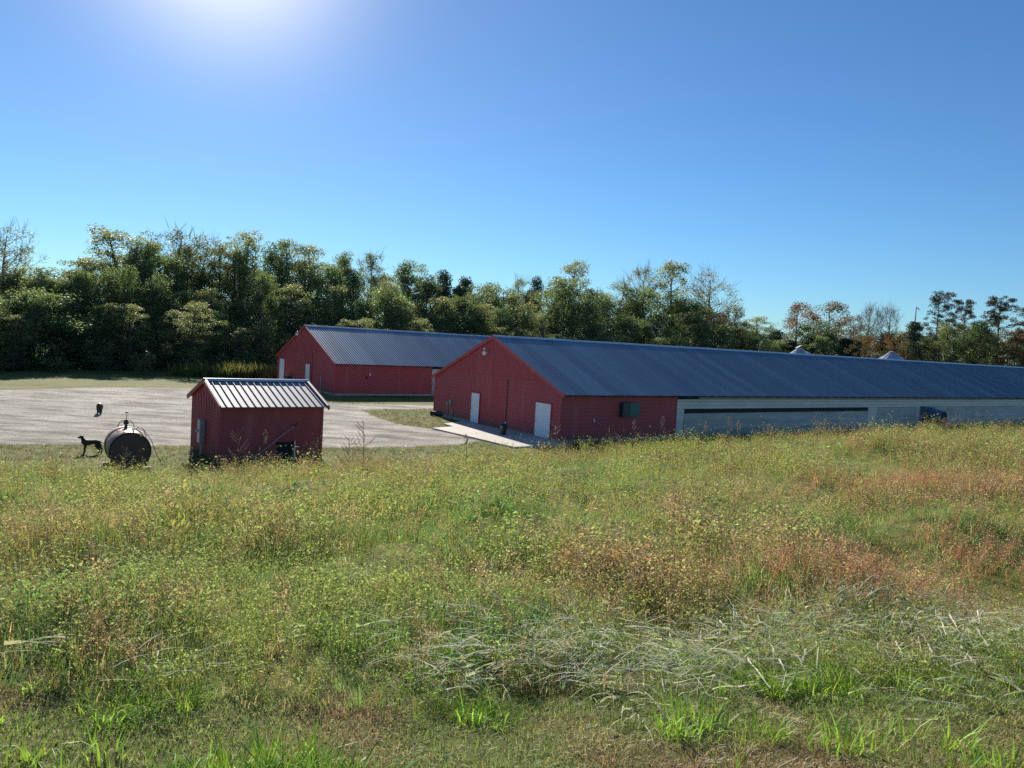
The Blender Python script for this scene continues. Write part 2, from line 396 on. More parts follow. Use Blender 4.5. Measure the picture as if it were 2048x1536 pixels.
def roof_sheet(name, L0, L1, v_e, v_r, z_e, z_r, pitch, rib, h, mat, parent):
    mb = MB(); nrm = Vector((0, z_e-z_r, v_r-v_e)).normalized()
    if nrm.z < 0: nrm = -nrm
    def P(u, t, off):
        return (u, v_e+(v_r-v_e)*t+nrm.y*off, z_e+(z_r-z_e)*t+nrm.z*off)
    for (a, h0), (b, h1) in zip(*(lambda p: (p, p[1:]))(rib_profile(L0, L1, pitch, rib, h))):
        if b-a < 1e-5: continue
        mb.quad(P(a, 0, h0), P(b, 0, h1), P(b, 1, h1), P(a, 1, h0))
    t = .035
    for q in (((L0, 0), (L1, 0), (L1, 1), (L0, 1)),): mb.quad(*[P(u, s, -t) for u, s in reversed(q)])
    for q in (((L0, 0), (L1, 0)), ((L1, 0), (L1, 1)), ((L1, 1), (L0, 1)), ((L0, 1), (L0, 0))):
        (u0, s0), (u1, s1) = q; mb.quad(P(u0, s0, -t), P(u1, s1, -t), P(u1, s1, 0), P(u0, s0, 0))
    return mb.build(name, mat, parent)
def ridge_cap(name, L0, L1, v, z, tan, wd, lift, bead, mat, parent):
    mb = MB(); pr = []
    for s in (-1, 1):
        pass
    zz = lambda d: z+lift-abs(d)*tan
    pr = [(v-wd, zz(wd)-lift*.85), (v-wd+.004, zz(wd)), (v-bead*1.2, zz(bead*1.2)), (v-bead*.8, zz(0)+bead*.7), (v, zz(0)+bead), (v+bead*.8, zz(0)+bead*.7), (v+bead*1.2, zz(bead*1.2)), (v+wd-.004, zz(wd)), (v+wd, zz(wd)-lift*.85)]
    n = int((L1-L0)/3)+1; us = np.linspace(L0, L1, n+1)
    for k, (a, b) in enumerate(zip(us, us[1:])):
        jig = .006*math.sin(k*2.3)
        for (p0, q0), (p1, q1) in zip(pr, pr[1:]):
            mb.quad((a, p0, q0+jig), (a, p1, q1+jig), (b+.04, p1, q1+jig), (b+.04, p0, q0+jig))
    return mb.build(name, mat, parent)
def rake(name, u, vs, ze, zr, W, ov, wd, h, mat, parent, side):
    v0, v1 = (-ov, W/2) if side == 0 else (W+ov, W/2)
    mb = MB()
    poly = [(v0, ze-h), (v1, zr-h), (v1, zr+.045), (v0, ze+.045)]
    mb.prism(poly, u-wd, u+.05, 0)
    return mb.build(name, mat, parent)

def barn(name, label, org, L, doors, slide, hl, extra, nraft):
    W, HE, HR, OV, OG = 13.67, 2.69, 5.71, .40, .13
    tan = (HR-HE)/(W/2+OV)
    b = thing(name, label, 'barn', (org[0], org[1], 0), YAW)
    zroof = lambda v: HE+(OV+min(v, W-v))*tan-.05
    END = 9.33
    # solid core behind the cladding, floor strip
    MB().prism([(.03, 0), (W-.03, 0), (W-.03, zroof(.03)-.02), (W/2, zroof(W/2)-.02), (.03, zroof(.03)-.02)], .03, L-.03, 0).build('core_wall', M['greyband'], b)
    MB().box((-.03, -.03, -.3), (L, W+.03, .16)).build('foundation', M['conc'], b)
    # gable: lapped siding below, ribbed sheet above, ribbed sliding door
    mb = MB()
    gp_ = lambda a, z, o: (-o, a, z)
    def ends(z):
        if z <= zroof(0): return 0., W
        d = (z-zroof(0))/tan; return d, W-d
    lap_face(mb, ends, .16, hl, .22, .036, gp_)
    sp_ = lambda a, z, o: (a, -o, z)
    lap_face(mb, lambda z: (0, END), .16, zroof(0)-.02, .22, .036, sp_)
    lap_face(mb, lambda z: (0, END), .16, zroof(0)-.02, .186, .02, lambda a, z, o: (a, W+o, z))
    mb.build('lap_siding_wall', M['red'], b)
    mb = MB()
    d0 = (hl-zroof(0))/tan
    rib_face(mb, rib_profile(d0, W/2, .23, .02, .02)+rib_profile(W/2, W-d0, .23, .02, .02), lambda v: hl, lambda v: zroof(v), lambda a, z, o: (-.025-o, a, z))
    mb.quad((-.025, d0, hl), (-.025, W-d0, hl), (0, W-d0, hl), (0, d0, hl))
    mb.build('gable_siding', M['red'], b)
    MB().box((-.06, d0+.02, hl-.045), (-.03, W-d0-.02, hl+.03)).build('gable_trim', M['red_trim'], b)
    s0, s1 = slide
    mb = MB(); mb.box((-.055, s0, .1), (-.01, s1, hl-.05))
    rib_face(mb, rib_profile(s0, s1, .23, .02, .018), lambda v: .1, lambda v: hl-.05, lambda a, z, o: (-.058-o, a, z))
    mb.build('sliding_door', M['red'], b)
    MB().box((-.05, s0-.075, .1), (-.012, s0-.01, hl-.05)).build('painted_door_gap', M['rust_gap_dark'], b)  # solid strip, the shade between door and wall painted as dark colour
    for k, (v0, v1, z1, hside) in enumerate(doors):
        ins = s0 < (v0+v1)/2 < s1; o = -.085 if ins else -.035
        dr = MB().box((o-.03, v0, .12), (o, v1, z1)).build('door', M['door'], b, bevel=.004)
        f = MB()
        for a0, a1, c0, c1 in ((v0-.06, v0-.003, .1, z1+.06), (v1+.003, v1+.06, .1, z1+.06), (v0-.003, v1+.003, z1+.003, z1+.06)):
            f.box((o-.045, a0, c0), (o+.01, a1, c1))
        f.build('frame', M['red_trim'], dr)
        hv = v0+.09 if hside else v1-.09
        h = MB(); h.tube([(o-.03, hv, 1.02), (o-.075, hv, 1.02)], .018, 8); h.ball((o-.085, hv, 1.02), .032, 8)
        h.build('handle', M['grey_box'], dr)
    for v in (0, W):
        s = -1 if v == 0 else 1
        MB().box((-.045, min(v, v+s*.04)-.04, .1), (-.0+.08, max(v, v+s*.04)+.04, zroof(0)-.03)).build('corner_trim', M['red_trim'], b)
    MB().box((END, -.04, .1), (END+.09, .02, zroof(0)-.03)).build('end_trim', M['red_trim'], b)
    # roof
    roof_sheet('roof', -OG, L, -OV, W/2, HE, HR, .2286, .022, .022, M['galv'], b)
    r2 = roof_sheet('roof', -OG, L, W+OV, W/2, HE, HR, .2286, .022, .022, M['galv'], b)
    ridge_cap('ridge_cap', -OG-.02, L, W/2, HR+.02, tan, .17, .018, .035, M['cap'], b)
    for s in (0, 1): rake('rake_trim', -OG, 0, HE, HR, W, OV, .03, .17, M['red_trim'], b, s)
    # long side beyond the red end: boards, slot painted dark, curtain
    z0, zt = .45, zroof(0)-.02
    mb = MB()
    for a, c, o in ((2.30, 2.44, .03), (2.045, 2.285, .045), (1.84, 2.03, .035)): mb.box((END+.1, -o, a), (L, .0, c))
    mb.build('side_boards', M['pale_wall'], b)
    mb = MB(); mb.box((END+2.1, -.015, 2.45), (L, .01, zt)); mb.build('eave_board', M['greyband'], b)
    mb = MB(); mb.box((END+.1, -.012, 2.45), (END+2.06, .005, zt-.03)); mb.build('painted_vent_opening', M['dark'], b)  # closed dark sheet; the shade of an open vent is its colour
    fx = 39.7 if nraft > 20 else 1e9
    if nraft > 20:
        MB().box((10.1, -.02, 1.56), (31.6, .0, 1.835)).build('painted_vent_slot', M['dark'], b)  # no real recess: slot shade painted as a dark band
        MB().box((END+.1, -.06, .3), (10.08, 0, 1.82)).build('post_panel', M['pale_wall'], b)
        MB().box((31.62, -.07, .3), (32.9, 0, 1.82)).build('post_panel', M['pale_wall'], b)
        MB().box((39.2, -.06, .3), (41.3, 0, 1.82)).build('post_panel', M['pale_wall'], b)
    rg = np.random.default_rng(3)
    def cur(u0, u1, zt_):
        mb = MB(); n = int((u1-u0)/.12); us = np.linspace(u0, u1, n+1); zs = np.array([z0, .62, .72, .85, .95, 1.1, 1.3, zt_])
        off = np.zeros((len(us), len(zs)))
        for j, z in enumerate(zs):
            off[:, j] = .03+.05*vnoise(us*1.7, us*0+z*6, 9)*(1.4-z/2)+.02*vnoise(us*6, us*0+z*9, 4)+.035*math.sin(z*23)*(z < 1.0)
        base = len(mb.v)
        for i, u in enumerate(us):
            for j, z in enumerate(zs): mb.v.append((u, -off[i, j], z+(.03*vnoise(u*.8, 3., 2) if j == len(zs)-1 else 0)))
        k = len(zs)
        for i in range(n):
            for j in range(k-1): mb.f.append((base+i*k+j, base+(i+1)*k+j, base+(i+1)*k+j+1, base+i*k+j+1))
        return mb.build('curtain', M['curtain'], b, smooth=True)
    if nraft > 20:
        cur(10.1, 31.6, 1.52); cur(32.9, 39.2, 1.78); cur(41.3, L, 1.78)
    else: cur(END+.1, L, 1.78)
    mb = MB(); mb.box((END+.1, -.05, .1), (L, .0, z0)); mb.build('block_base', M['conc'], b)
    if nraft > 20:
        mb = MB()
        u = 12.
        while u < 60:
            MB().box((u-.03, -.06, .3), (u+.03, -.02, 1.5 if u < 31.6 else 1.74)).build('curtain_post', M['greyband'], b); u += 1.52*2
    for k in range(nraft):
        u = .6+1.19*k
        MB().prism([(-OV+.03, HE-.04), (-.0, HE-.04+OV*tan), (-.0, HE-.12), (-OV+.03, HE-.10)], u-.03, u+.03, 0).build('rafter_tail', M['wood'], b)
    MB().box((-.05, -OV-.012, HE-.045), (L, -OV+.008, HE-.006)).build('eave_edge', M['dark'], b)  # dark strip, shade of the fascia gap put into its colour
    # yard lamp under the peak
    v, z = extra['lamp']; v -= .45
    la = MB().tube([(-.02, v, z+.12), (-.3, v, z+.2), (-.36, v, z+.16)], .022, 8).build('lamp', M['grey_box'], b)
    MB().tube([(-.36, v, z+.18), (-.36, v, z+.04)], [.075, .085], 12).ball((-.36, v, z+.19), .07, 10).build('lamp_head', M['grey_box'], la)
    MB().tube([(-.36, v, z+.04), (-.36, v, z-.16)], [.155, .115], 16).build('lamp_shade', M['white'], la)
    MB().tube([(-.05, v-.55, z+.12), (-.05, v-.55, z-.22)], .014, 6).build('conduit', M['pvc'], b)
    return b

b1 = barn('poultry_barn', 'nearer long red poultry barn, its roof running off the right of the photo',
          (2.7435, 42.7921), 125, [(7.93, 8.86, 2.0, 0), (.74, 2.13, 2.06, 0)], (5.08, 9.02), 3.23, {'lamp': (7.7, 4.66)}, 62)
# door hinged at the corner side: handles sit on the left leaf edge in the photo
b2 = barn('poultry_barn', 'farther red poultry barn before the woods, partly hidden by the nearer barn',
          (-14.9514, 64.9126), 92, [(11.82, 13.15, 2.4, 1), (5.17, 6.21, 2.3, 0)], (4.86, 9.05), 3.50, {'lamp': (8.46, 4.95)}, 12)
# fittings of the near barn
e = MB().box((5.02, -.36, 1.44), (5.86, -.03, 2.26)).build('electrical_cabinet', M['cabinet'], b1, bevel=.01)
MB().box((4.50, -.34, 1.42), (5.0, -.03, 2.28)).build('control_panel', M['cabinet_dark'], e, bevel=.01)
for k, z in enumerate((2.05, 1.84, 1.64)): MB().ball((4.78+.06*k, -.35, z), .028, 8).build('knob', M['pvc'], e)
MB().box((2.48, -.08, 1.12), (2.56, -.02, 1.30)).build('outlet_cover', M['white'], b1)
MB().tube([(2.86, -.02, 1.05), (2.86, -.12, 1.05), (2.98, -.14, .92)], .04, 8).build('faucet', M['grey_box'], b1)
for v, z, hgt_, wd in ((11.82, .98, .2, .16), (11.45, 1.12, .3, .2)):
    x = MB().box((-.15, v-wd/2, z-hgt_/2), (-.02, v+wd/2, z+hgt_/2)).build('meter_box', M['grey_box'], b1, bevel=.01)
    MB().tube([(-.07, v, z-hgt_/2), (-.07, v, .0)], .03, 8).build('conduit', M['pvc'], x)
MB().tube([(-.07, 11.2, .72), (-.07, 11.2, 0)], [.045, .03], 8).build('standpipe', M['pvc'], b1)
# exhaust fan on the long side
f = MB().box((39.85, -.55, .42), (41.25, -.05, 1.88)).build('exhaust_fan', M['fan'], b1)
c0, c1 = Vector((40.55, -.55, 1.15)), Vector((40.55, -1.75, 1.0))
mb = MB(); n = 28
for i in range(n):
    a0, a1 = 2*math.pi*i/n, 2*math.pi*(i+1)/n
    P = lambda c, r, a: (c.x+r*math.cos(a), c.y, c.z+r*math.sin(a))
    mb.quad(P(c0, .70, a0), P(c0, .70, a1), P(c1, .62, a1), P(c1, .62, a0)); mb.quad(P(c0, .67, a1), P(c0, .67, a0), P(c1, .59, a0), P(c1, .59, a1))
    mb.quad(P(c1, .62, a0), P(c1, .62, a1), P(c1, .59, a1), P(c1, .59, a0))
mb.build('fan_cone', M['fan'], f, smooth=True)
mb = MB()
for r in (.15, .3, .45, .57): mb.tube([(c1.x+r*math.cos(t), c1.y+.03, c1.z+r*math.sin(t)) for t in np.linspace(0, 2*math.pi, 25)], .006, 5)
for k in range(4):
    t = math.pi*k/4; mb.tube([(c1.x-.59*math.cos(t), c1.y+.03, c1.z-.59*math.sin(t)), (c1.x+.59*math.cos(t), c1.y+.03, c1.z+.59*math.sin(t))], .007, 5)
mb.build('grille', M['pvc'], f)
mb = MB()
for k in range(6):
    t = k*math.pi/3; mb.quad(*[(40.55+r*math.cos(t+dt), -.75+dy, 1.13+r*math.sin(t+dt)) for r, dt, dy in ((.08, -.2, -.03), (.6, -.22, -.05), (.6, .22, .05), (.08, .2, .03))])
mb.build('fan_blades', M['grey_box'], f)
# fittings of the far barn
MB().box((-.55, 9.55, .30), (-.02, 10.6, .86)).build('air_conditioner', M['black'], b2, bevel=.02)
MB().box((-.12, 9.35, .3), (-.02, 9.5, .8)).build('standpipe', M['pvc'], b2)
MB().tube([(-.07, 2.62, 1.45), (-.07, 2.62, 0)], .05, 8).build('standpipe', M['pvc'], b2)
MB().box((3.2, -.08, 1.74), (3.32, -.02, 1.92)).build('outlet_cover', M['white'], b2)
MB().tube([(2.95, -.02, 1.6), (2.95, -.12, 1.58), (3.05, -.14, 1.48)], .045, 8).build('faucet', M['black'], b2)

# concrete apron (kept as real slab) in front of the near barn
def l2w(o, yaw, u, v, z=0): c, s = math.cos(yaw), math.sin(yaw); return (o[0]+u*c-v*s, o[1]+u*s+v*c, z)
ap = [(-.05, -1.2), (-.05, 9.6), (-2.35, 8.4), (-2.55, 6.95), (-4.25, 6.6), (-4.05, 2.5), (-3.9, -1.2)]
mb = MB(); mb.prism([l2w((2.7435, 42.7921), YAW, u, v)[:2] for u, v in ap], -.2, .09, 2)
ap_o = mb.build('concrete_path', paint('concrete_slab', (.50, .46, .39), .85, 0, .14, 1.2, .3, 30, spots=(3, (.36, .33, .28), .55, .75))); tag(ap_o, kind='structure')
ap2 = [(-.05, 9.0), (-.05, 15.2), (-2.2, 15.2), (-2.2, 9.0)]
mb = MB(); mb.prism([l2w((-14.9514, 64.9126), YAW, u, v)[:2] for u, v in ap2], -.2, .09, 2)
tag(mb.build('concrete_path', D.materials['concrete_slab']), kind='structure')

# pump shed
SO = (-11.458, 30.543)
sh = thing('pump_shed', 'small dark red shed with a ribbed silver gable roof beside the gravel yard', 'shed', (SO[0], SO[1], 0), .639)
SL, SW, SE, SR, SOV = 4.27, 4.27, 2.275, 3.165, .37
st = (SR-SE)/(SW/2+SOV); zr = lambda v: SE+(SOV+min(v, SW-v))*st-.04
MB().prism([(.02, 0), (SW-.02, 0), (SW-.02, zr(.02)-.01), (SW/2, zr(SW/2)-.01), (.02, zr(.02)-.01)], .02, SL-.02, 0).build('wall', M['red_shed'], sh)
mb = MB()
for u, sgn in ((0, -1), (SL, 1)):
    mb = MB(); rib_face(mb, rib_profile(0, SW/2, .2286, .022, .022)+rib_profile(SW/2, SW, .2286, .022, .022), lambda v: 0, zr, lambda a, z, o: (u+sgn*o, a, z))
    mb.build('gable_wall', M['red_shed'], sh)
MB().box((-.03, -.025, 0), (.10, .02, zr(0)-.01)).build('corner_trim', M['red_shed'], sh); MB().box((SL-.1, -.025, 0), (SL+.03, .02, zr(0)-.01)).build('corner_trim', M['red_shed'], sh)
MB().box((.102, -.012, .0), (SL-.102, .02, zr(0)-.01)).build('front_wall', M['red_shed'], sh)
roof_sheet('roof', -.12, SL+.12, -SOV, SW/2, SE, SR, .285, .022, .032, M['galv_shed'], sh)
roof_sheet('roof', -.12, SL+.12, SW+SOV, SW/2, SE, SR, .285, .022, .032, M['galv_shed'], sh)
ridge_cap('ridge_cap', -.14, SL+.14, SW/2, SR+.03, st, .15, .014, .03, M['cap'], sh)
for s in (0, 1):
    for u in (-.12, SL+.12+.0):
        v0, v1 = (-SOV, SW/2) if s == 0 else (SW+SOV, SW/2)
        mb = MB(); mb.prism([(v0, SE-.14), (v1, SR-.14), (v1, SR+.045), (v0, SE+.045)], u-.03, u+.03, 0); mb.build('rake_trim', M['red_shed'], sh)
        d = -.10 if u < 0 else .10
        mb = MB(); mb.prism([(v0, SE+.046), (v1, SR+.046), (v1, SR+.058), (v0, SE+.058)], min(u-.02*np.sign(d), u-d), max(u-.02*np.sign(d), u-d), 0); mb.build('roof_edge_flashing', paint('pinkish_flashing', (.55, .42, .40), .5, .1, .1, 3), sh)
x = MB().box((-.26, 1.98, .52), (-.03, 2.32, 1.50)).build('meter_box', M['grey_box'], sh, bevel=.02)
MB().tube([(-.13, 2.15, .52), (-.13, 2.15, -.1)], .045, 10).build('conduit', M['pvc'], x)
MB().tube([(-.26, 2.24, 1.02), (-.33, 2.24, 1.02)], .06, 12).build('meter_dial', M['pvc'], x)
MB().box((2.30, -.03, 0), (3.02, -.013, .78)).build('painted_hatch', M['dark'], sh)  # flat sheet on the wall, coloured dark for the shade inside the opening
MB().tube([(3.07, -.06, .0), (3.07, -.06, .8)], .028, 8).build('standpipe', M['white'], sh)
x = MB().ball((3.06, -.05, 1.45), .05, 8, (1, .6, .8)).tube([(3.06, -.02, 1.47), (3.16, -.05, 1.55)], .012, 6).build('hook', M['black'], sh)
MB().tube([(3.04, -.05, 1.43), (2.4, -.16, 1.02), (1.9, -.22, .62), (1.6, -.2, .42), (1.2, -.3, .2)], .016, 6).build('hose', M['pvc'], sh)

# feed bins between the barns
def feed_bin(px, pyap, Y, label, lean):
    p = at(px, pyap, Y); ap_ = p[2]
    b = thing('feed_bin', label, 'feed bin', (p[0], p[1], 0), 0, 'feed bins behind the near barn roof')
    r = 1.38
    def ring(mb, prof, n=24):
        base = len(mb.v)
        for rr, z in prof:
            for k in range(n): mb.v.append((rr*math.cos(2*math.pi*k/n), rr*math.sin(2*math.pi*k/n), z))
        for i in range(len(prof)-1):
            for k in range(n): mb.f.append((base+i*n+k, base+i*n+(k+1) % n, base+(i+1)*n+(k+1) % n, base+(i+1)*n+k))
    eh = ap_-.15-r*.62
    mb = MB(); ring(mb, [(.12, 1.15), (r, 2.6)]+[(r+(.02 if i % 2 else 0), 2.6+(eh-2.6)*i/24) for i in range(25)]); mb.build('body', M['bin_metal'], b)
    mb = MB(); n = 16
    for k in range(n):
        a0, a1, am = 2*math.pi*k/n, 2*math.pi*(k+1)/n, 2*math.pi*(k+.06)/n
        mb.quad((1.42*math.cos(a0), 1.42*math.sin(a0), eh-.02), (1.42*math.cos(a1), 1.42*math.sin(a1), eh-.02), (.2*math.cos(a1), .2*math.sin(a1), ap_-.17), (.2*math.cos(a0), .2*math.sin(a0), ap_-.17))
        mb.bar((1.42*math.cos(a0), 1.42*math.sin(a0), eh), (.22*math.cos(a0), .22*math.sin(a0), ap_-.15), .03, .03)
    mb.build('cone_roof', M['bin_metal'], b)
    x = MB().tube([(0, 0, ap_-.2), (0, 0, ap_-.08)], .23, 16).build('filler_neck', M['bin_metal'], b)
    if lean: MB().bar((-.32, 0, ap_-.08), (.18, 0, ap_+.22), .5, .03).build('lid', M['cap'], b)
    else: MB().tube([(0, 0, ap_-.08), (0, 0, ap_)], [.27, .05], 16).build('lid', M['cap'], b)
    mb = MB(); th = -.5
    mb.bar((1.5*math.cos(th), 1.5*math.sin(th), .3), (1.45*math.cos(th), 1.45*math.sin(th), eh), .3, .03); mb.bar((1.44*math.cos(th), 1.44*math.sin(th), eh+.05), (.3*math.cos(th), .3*math.sin(th), ap_-.1), .3, .04)
    mb.build('ladder', M['cap'], b)
    for k in range(4):
        a = math.pi/4+k*math.pi/2; MB().bar((r*math.cos(a), r*math.sin(a), 0), (r*math.cos(a), r*math.sin(a), 2.8), .1, .1).build('leg', M['grey_box'], b)
    return b
feed_bin(1598, 695, 85, 'silver feed bin cone with its lid propped open, above the near barn roof', True)
feed_bin(1613, 703, 89, 'feed bin just right of the open-lidded one, only a sliver of cone showing', False)
feed_bin(1783, 702, 97, 'silver feed bin cone with a round closed cap, rightmost above the near barn roof', False)

# ------------------------------------------------------------------ fuel tank
def at_z(px, py, z): d = ray(px, py); t = (z-CAMH)/d[2]; return np.array([d[0]*t, t, z])
TR = .66
fc = at_z(260.6, 903, .86)
ax = Vector((-.54, .84, 0)).normalized(); sdv = Vector((ax.y, -ax.x, 0))
tk = thing('fuel_tank', 'rusty cylindrical steel tank lying on its side next to the shed', 'tank', (fc[0], fc[1], 0))
C0 = Vector((0, 0, .86)); C1 = C0+ax*2.0
mb = MB(); mb.tube([C0, C0+ax*.02, C1-ax*.02, C1], [TR-.012, TR, TR, TR-.012], 48, False)
mb.build('shell', M['rust'], tk, smooth=True)
for c, e_ in ((C0-ax*.02, C0+ax*.03), (C1-ax*.03, C1+ax*.02)): MB().tube([c, e_], TR-.03, 48).build('end_cap', M['rust_gap_dark'], tk)
for t, rr in ((.0, TR+.012), (1.45, TR+.02)):
    c = C0+ax*t
    mb = MB(); mb.tube([c+(sdv*math.cos(a)+Vector((0, 0, 1))*math.sin(a))*rr for a in np.linspace(0, 2*math.pi, 49)], .018, 6); mb.build('band', M['rust_gap_dark'], tk)
top = C0+ax*1.45+Vector((0, 0, TR))
mb = MB(); mb.tube([top+sdv*(.27*math.cos(a))+Vector((0, 0, .27*math.sin(a)+.02)) for a in np.linspace(0, math.pi, 17)], .014, 6)
mb.tube([top+sdv*(-.05+.22*math.cos(a))-ax*(.25+.25*math.sin(a))+Vector((0, 0, -.02-.04*abs(math.cos(a)))) for a in np.linspace(0, 2*math.pi, 25)], .012, 6); mb.build('guard_hoop', M['rust_gap_dark'], tk)
mb = MB(); mb.tube([top, top+Vector((0, 0, .1))], .06, 10); mb.ball(tuple(top+Vector((0, 0, .19))), .095, 12); mb.build('filler_cap', M['rust_gap_dark'], tk)
mb = MB(); mb.tube([top+Vector((0, 0, .25)), top+Vector((.02, 0, .5))], .012, 6); mb.tube([top+Vector((.02, 0, .55)), top+Vector((.02, 0, .59))], [.09, .03], 12); mb.tube([top+Vector((.02, 0, .5)), top+Vector((.02, 0, .56))], .006, 5); mb.build('vent_pipe', M['rust_gap_dark'], tk)
for t, s in ((.75, .15), (.15, .1)):
    p = C0+ax*t+Vector((0, 0, TR))+sdv*s
    MB().tube([p-Vector((0, 0, .03)), p+Vector((0, 0, .07))], [.035, .025], 8).build('bung', M['rust_gap_dark'], tk)
p = C0+ax*.9+Vector((0, 0, TR)); MB().tube([p+Vector((-.1, 0, .02)), p+Vector((.05, 0, .1)), p+Vector((.12, -.05, .14))], .008, 6).build('pull_rod', M['rust_gap_dark'], tk)
S_ = C0+ax*1.2+Vector((.25, 0, TR-.05))
mb = MB(); mb.tube([S_, S_+Vector((.18, -.05, .12)), S_+Vector((.4, -.1, .08)), S_+Vector((.8, -.3, -.28)), S_+Vector((1.1, -.5, -.75)), S_+Vector((1.55, -.6, -1.42))], .011, 6)
mb.tube([S_+Vector((.4, -.1, .08)), S_+Vector((.62, -.3, -.2)), S_+Vector((.8, -.5, -.8)), S_+Vector((.9, -.6, -1.42))], .011, 6); mb.build('hose', M['black'], tk)
for t in (.35, 1.6):
    c = C0+ax*t; MB().bar(c-sdv*.75+Vector((0, 0, -.74)), c+sdv*.75+Vector((0, 0, -.74)), .2, .22).build('skid', M['wood'], tk)

# ------------------------------------------------------------------ small things by the near barn
x = at(1007, 868, 42.4)
tb = thing('garbage_can', 'dark green garbage can with pale rags on top, standing by the near barn sliding door', 'garbage can', (at_z(1006, 869, .09)[0], at_z(1006, 869, .09)[1], .09)); tb.scale = (.85,)*3
MB().tube([(0, 0, 0), (0, 0, .04), (0, 0, .62), (0, 0, .64)], [.17, .19, .24, .26], 18).build('can_body', M['green_bin'], tb)
mb = MB(); mb.ball((0, 0, .66), .24, 14, (1, 1, .42)); mb.tube([(-.2, -.05, .68), (0, -.2, .8), (.18, -.05, .7)], .03, 6); mb.build('lid', M['green_bin'], tb)
mb = MB(); mb.ball((.06, -.1, .78), .06, 8, (1.6, .8, .9)); mb.ball((.12, -.1, .85), .035, 8, (.8, .8, 1.6)); mb.ball((-.14, -.2, .52), .035, 8, (.8, .6, 2.0)); mb.build('rag', M['white'], tb)
p = at_z(866, 831, .0); p2 = l2w((2.7435, 42.7921), YAW, -.5, 12.4)
dp = MB().tube([(-.1, 0, .17), (.35, -.18, .17), (.95, -.55, .15)], .15, 14).tube([(-.11, 0, .17), (-.06, 0, .17)], .165, 14).build('drain_pipe', M['black'])
dp.location = (p[0]-.05, p[1], 0); tag(dp, 'short black drain pipe lying at the left foot of the near barn', 'pipe')

# ------------------------------------------------------------------ dogs
def dog(name, label, loc, rz, spine, legs, head, ears, tail, mat, chest=None):
    d = thing(name, label, 'dog', loc, rz)
    mb = MB()
    for pts, rs in [spine]+legs+[tail]: mb.tube(pts, rs, 14)
    for pts, rs in head: mb.tube(pts, rs, 12)
    for p_, r_, s_ in ears: mb.ball(p_, r_, 8, s_)
    for pts, rs in [spine]+head: mb.ball(pts[0], rs[0], 12); mb.ball(pts[-1], rs[-1], 12)
    o = mb.build('body', mat, d, smooth=True)
    rm = o.modifiers.new('remesh', 'REMESH'); rm.mode = 'VOXEL'; rm.voxel_size = .011; rm.use_smooth_shade = True
    smo = o.modifiers.new('smooth', 'SMOOTH'); smo.factor = .5; smo.iterations = 3
    return d
# standing dog, x forward (muzzle), z up
hl_ = lambda x, y, s=0: ([(x, y, .40), (x+.05, y*1.05, .31), (x-.03, y*1.05, .20), (x-.075, y*1.05, .165), (x-.055, y, .03), (x-.015, y, .014)], [.08, .07, .042, .030, .026, .03])
fl_ = lambda x, y: ([(x, y, .40), (x-.02, y, .28), (x, y, .17), (x+.005, y, .035), (x+.035, y, .014)], [.062, .048, .032, .026, .03])
dog_spine = ([(-.30, 0, .445), (-.2, 0, .455), (-.05, 0, .45), (.08, 0, .425), (.2, 0, .42), (.27, 0, .45)], [.08, .098, .095, .115, .13, .10])
h1 = [([(.24, 0, .47), (.31, 0, .55), (.35, 0, .625)], [.09, .07, .06]), ([(.335, 0, .64), (.38, 0, .645), (.43, 0, .625), (.485, 0, .605)], [.064, .064, .042, .032])]
p = at_z(164, 906, 0.)
d1 = dog('dog', 'slim dark dog standing on the grass left of the rusty tank, head raised, tail out', (p[0]+.30, p[1]+.1, 0), math.pi+.2, dog_spine,
         [hl_(-.27, .065), hl_(-.33, -.065), fl_(.2, .06), fl_(.26, -.06)], h1,
         [((.33, .055, .67), .03, (1.1, .4, 1.0)), ((.33, -.055, .67), .03, (1.1, .4, 1.0))],
         ([(-.33, 0, .46), (-.43, 0, .43), (-.53, 0, .42), (-.60, 0, .47)], [.03, .018, .014, .008]), M['dog'])
d1.scale = (1.0,)*3
MB().ball((.285, 0, .44), .06, 10, (.8, .9, 1.6)).build('chest_patch', M['chest'], d1, smooth=True)
h2 = [([(.22, 0, .45), (.31, 0, .38), (.37, .02, .27)], [.08, .06, .05]), ([(.37, .02, .25), (.41, .03, .2), (.44, .04, .11)], [.057, .05, .03])]
p = at_z(190, 829, 0.)
d2 = dog('dog', 'dark dog sniffing the gravel with lowered head, out in the middle of the yard', (p[0]+.05, p[1]+.35, 0), -R(66), dog_spine,
         [hl_(-.28, .075), hl_(-.3, -.075), fl_(.2, .065), fl_(.25, -.065)], h2,
         [((.35, .08, .29), .03, (.8, .5, 1.2)), ((.35, -.04, .29), .03, (.8, .5, 1.2))],
         ([(-.33, 0, .46), (-.40, 0, .38), (-.42, 0, .28), (-.43, 0, .2)], [.03, .018, .014, .01]), M['dog2'])
d2.scale = (1.15,)*3

exec_after = []
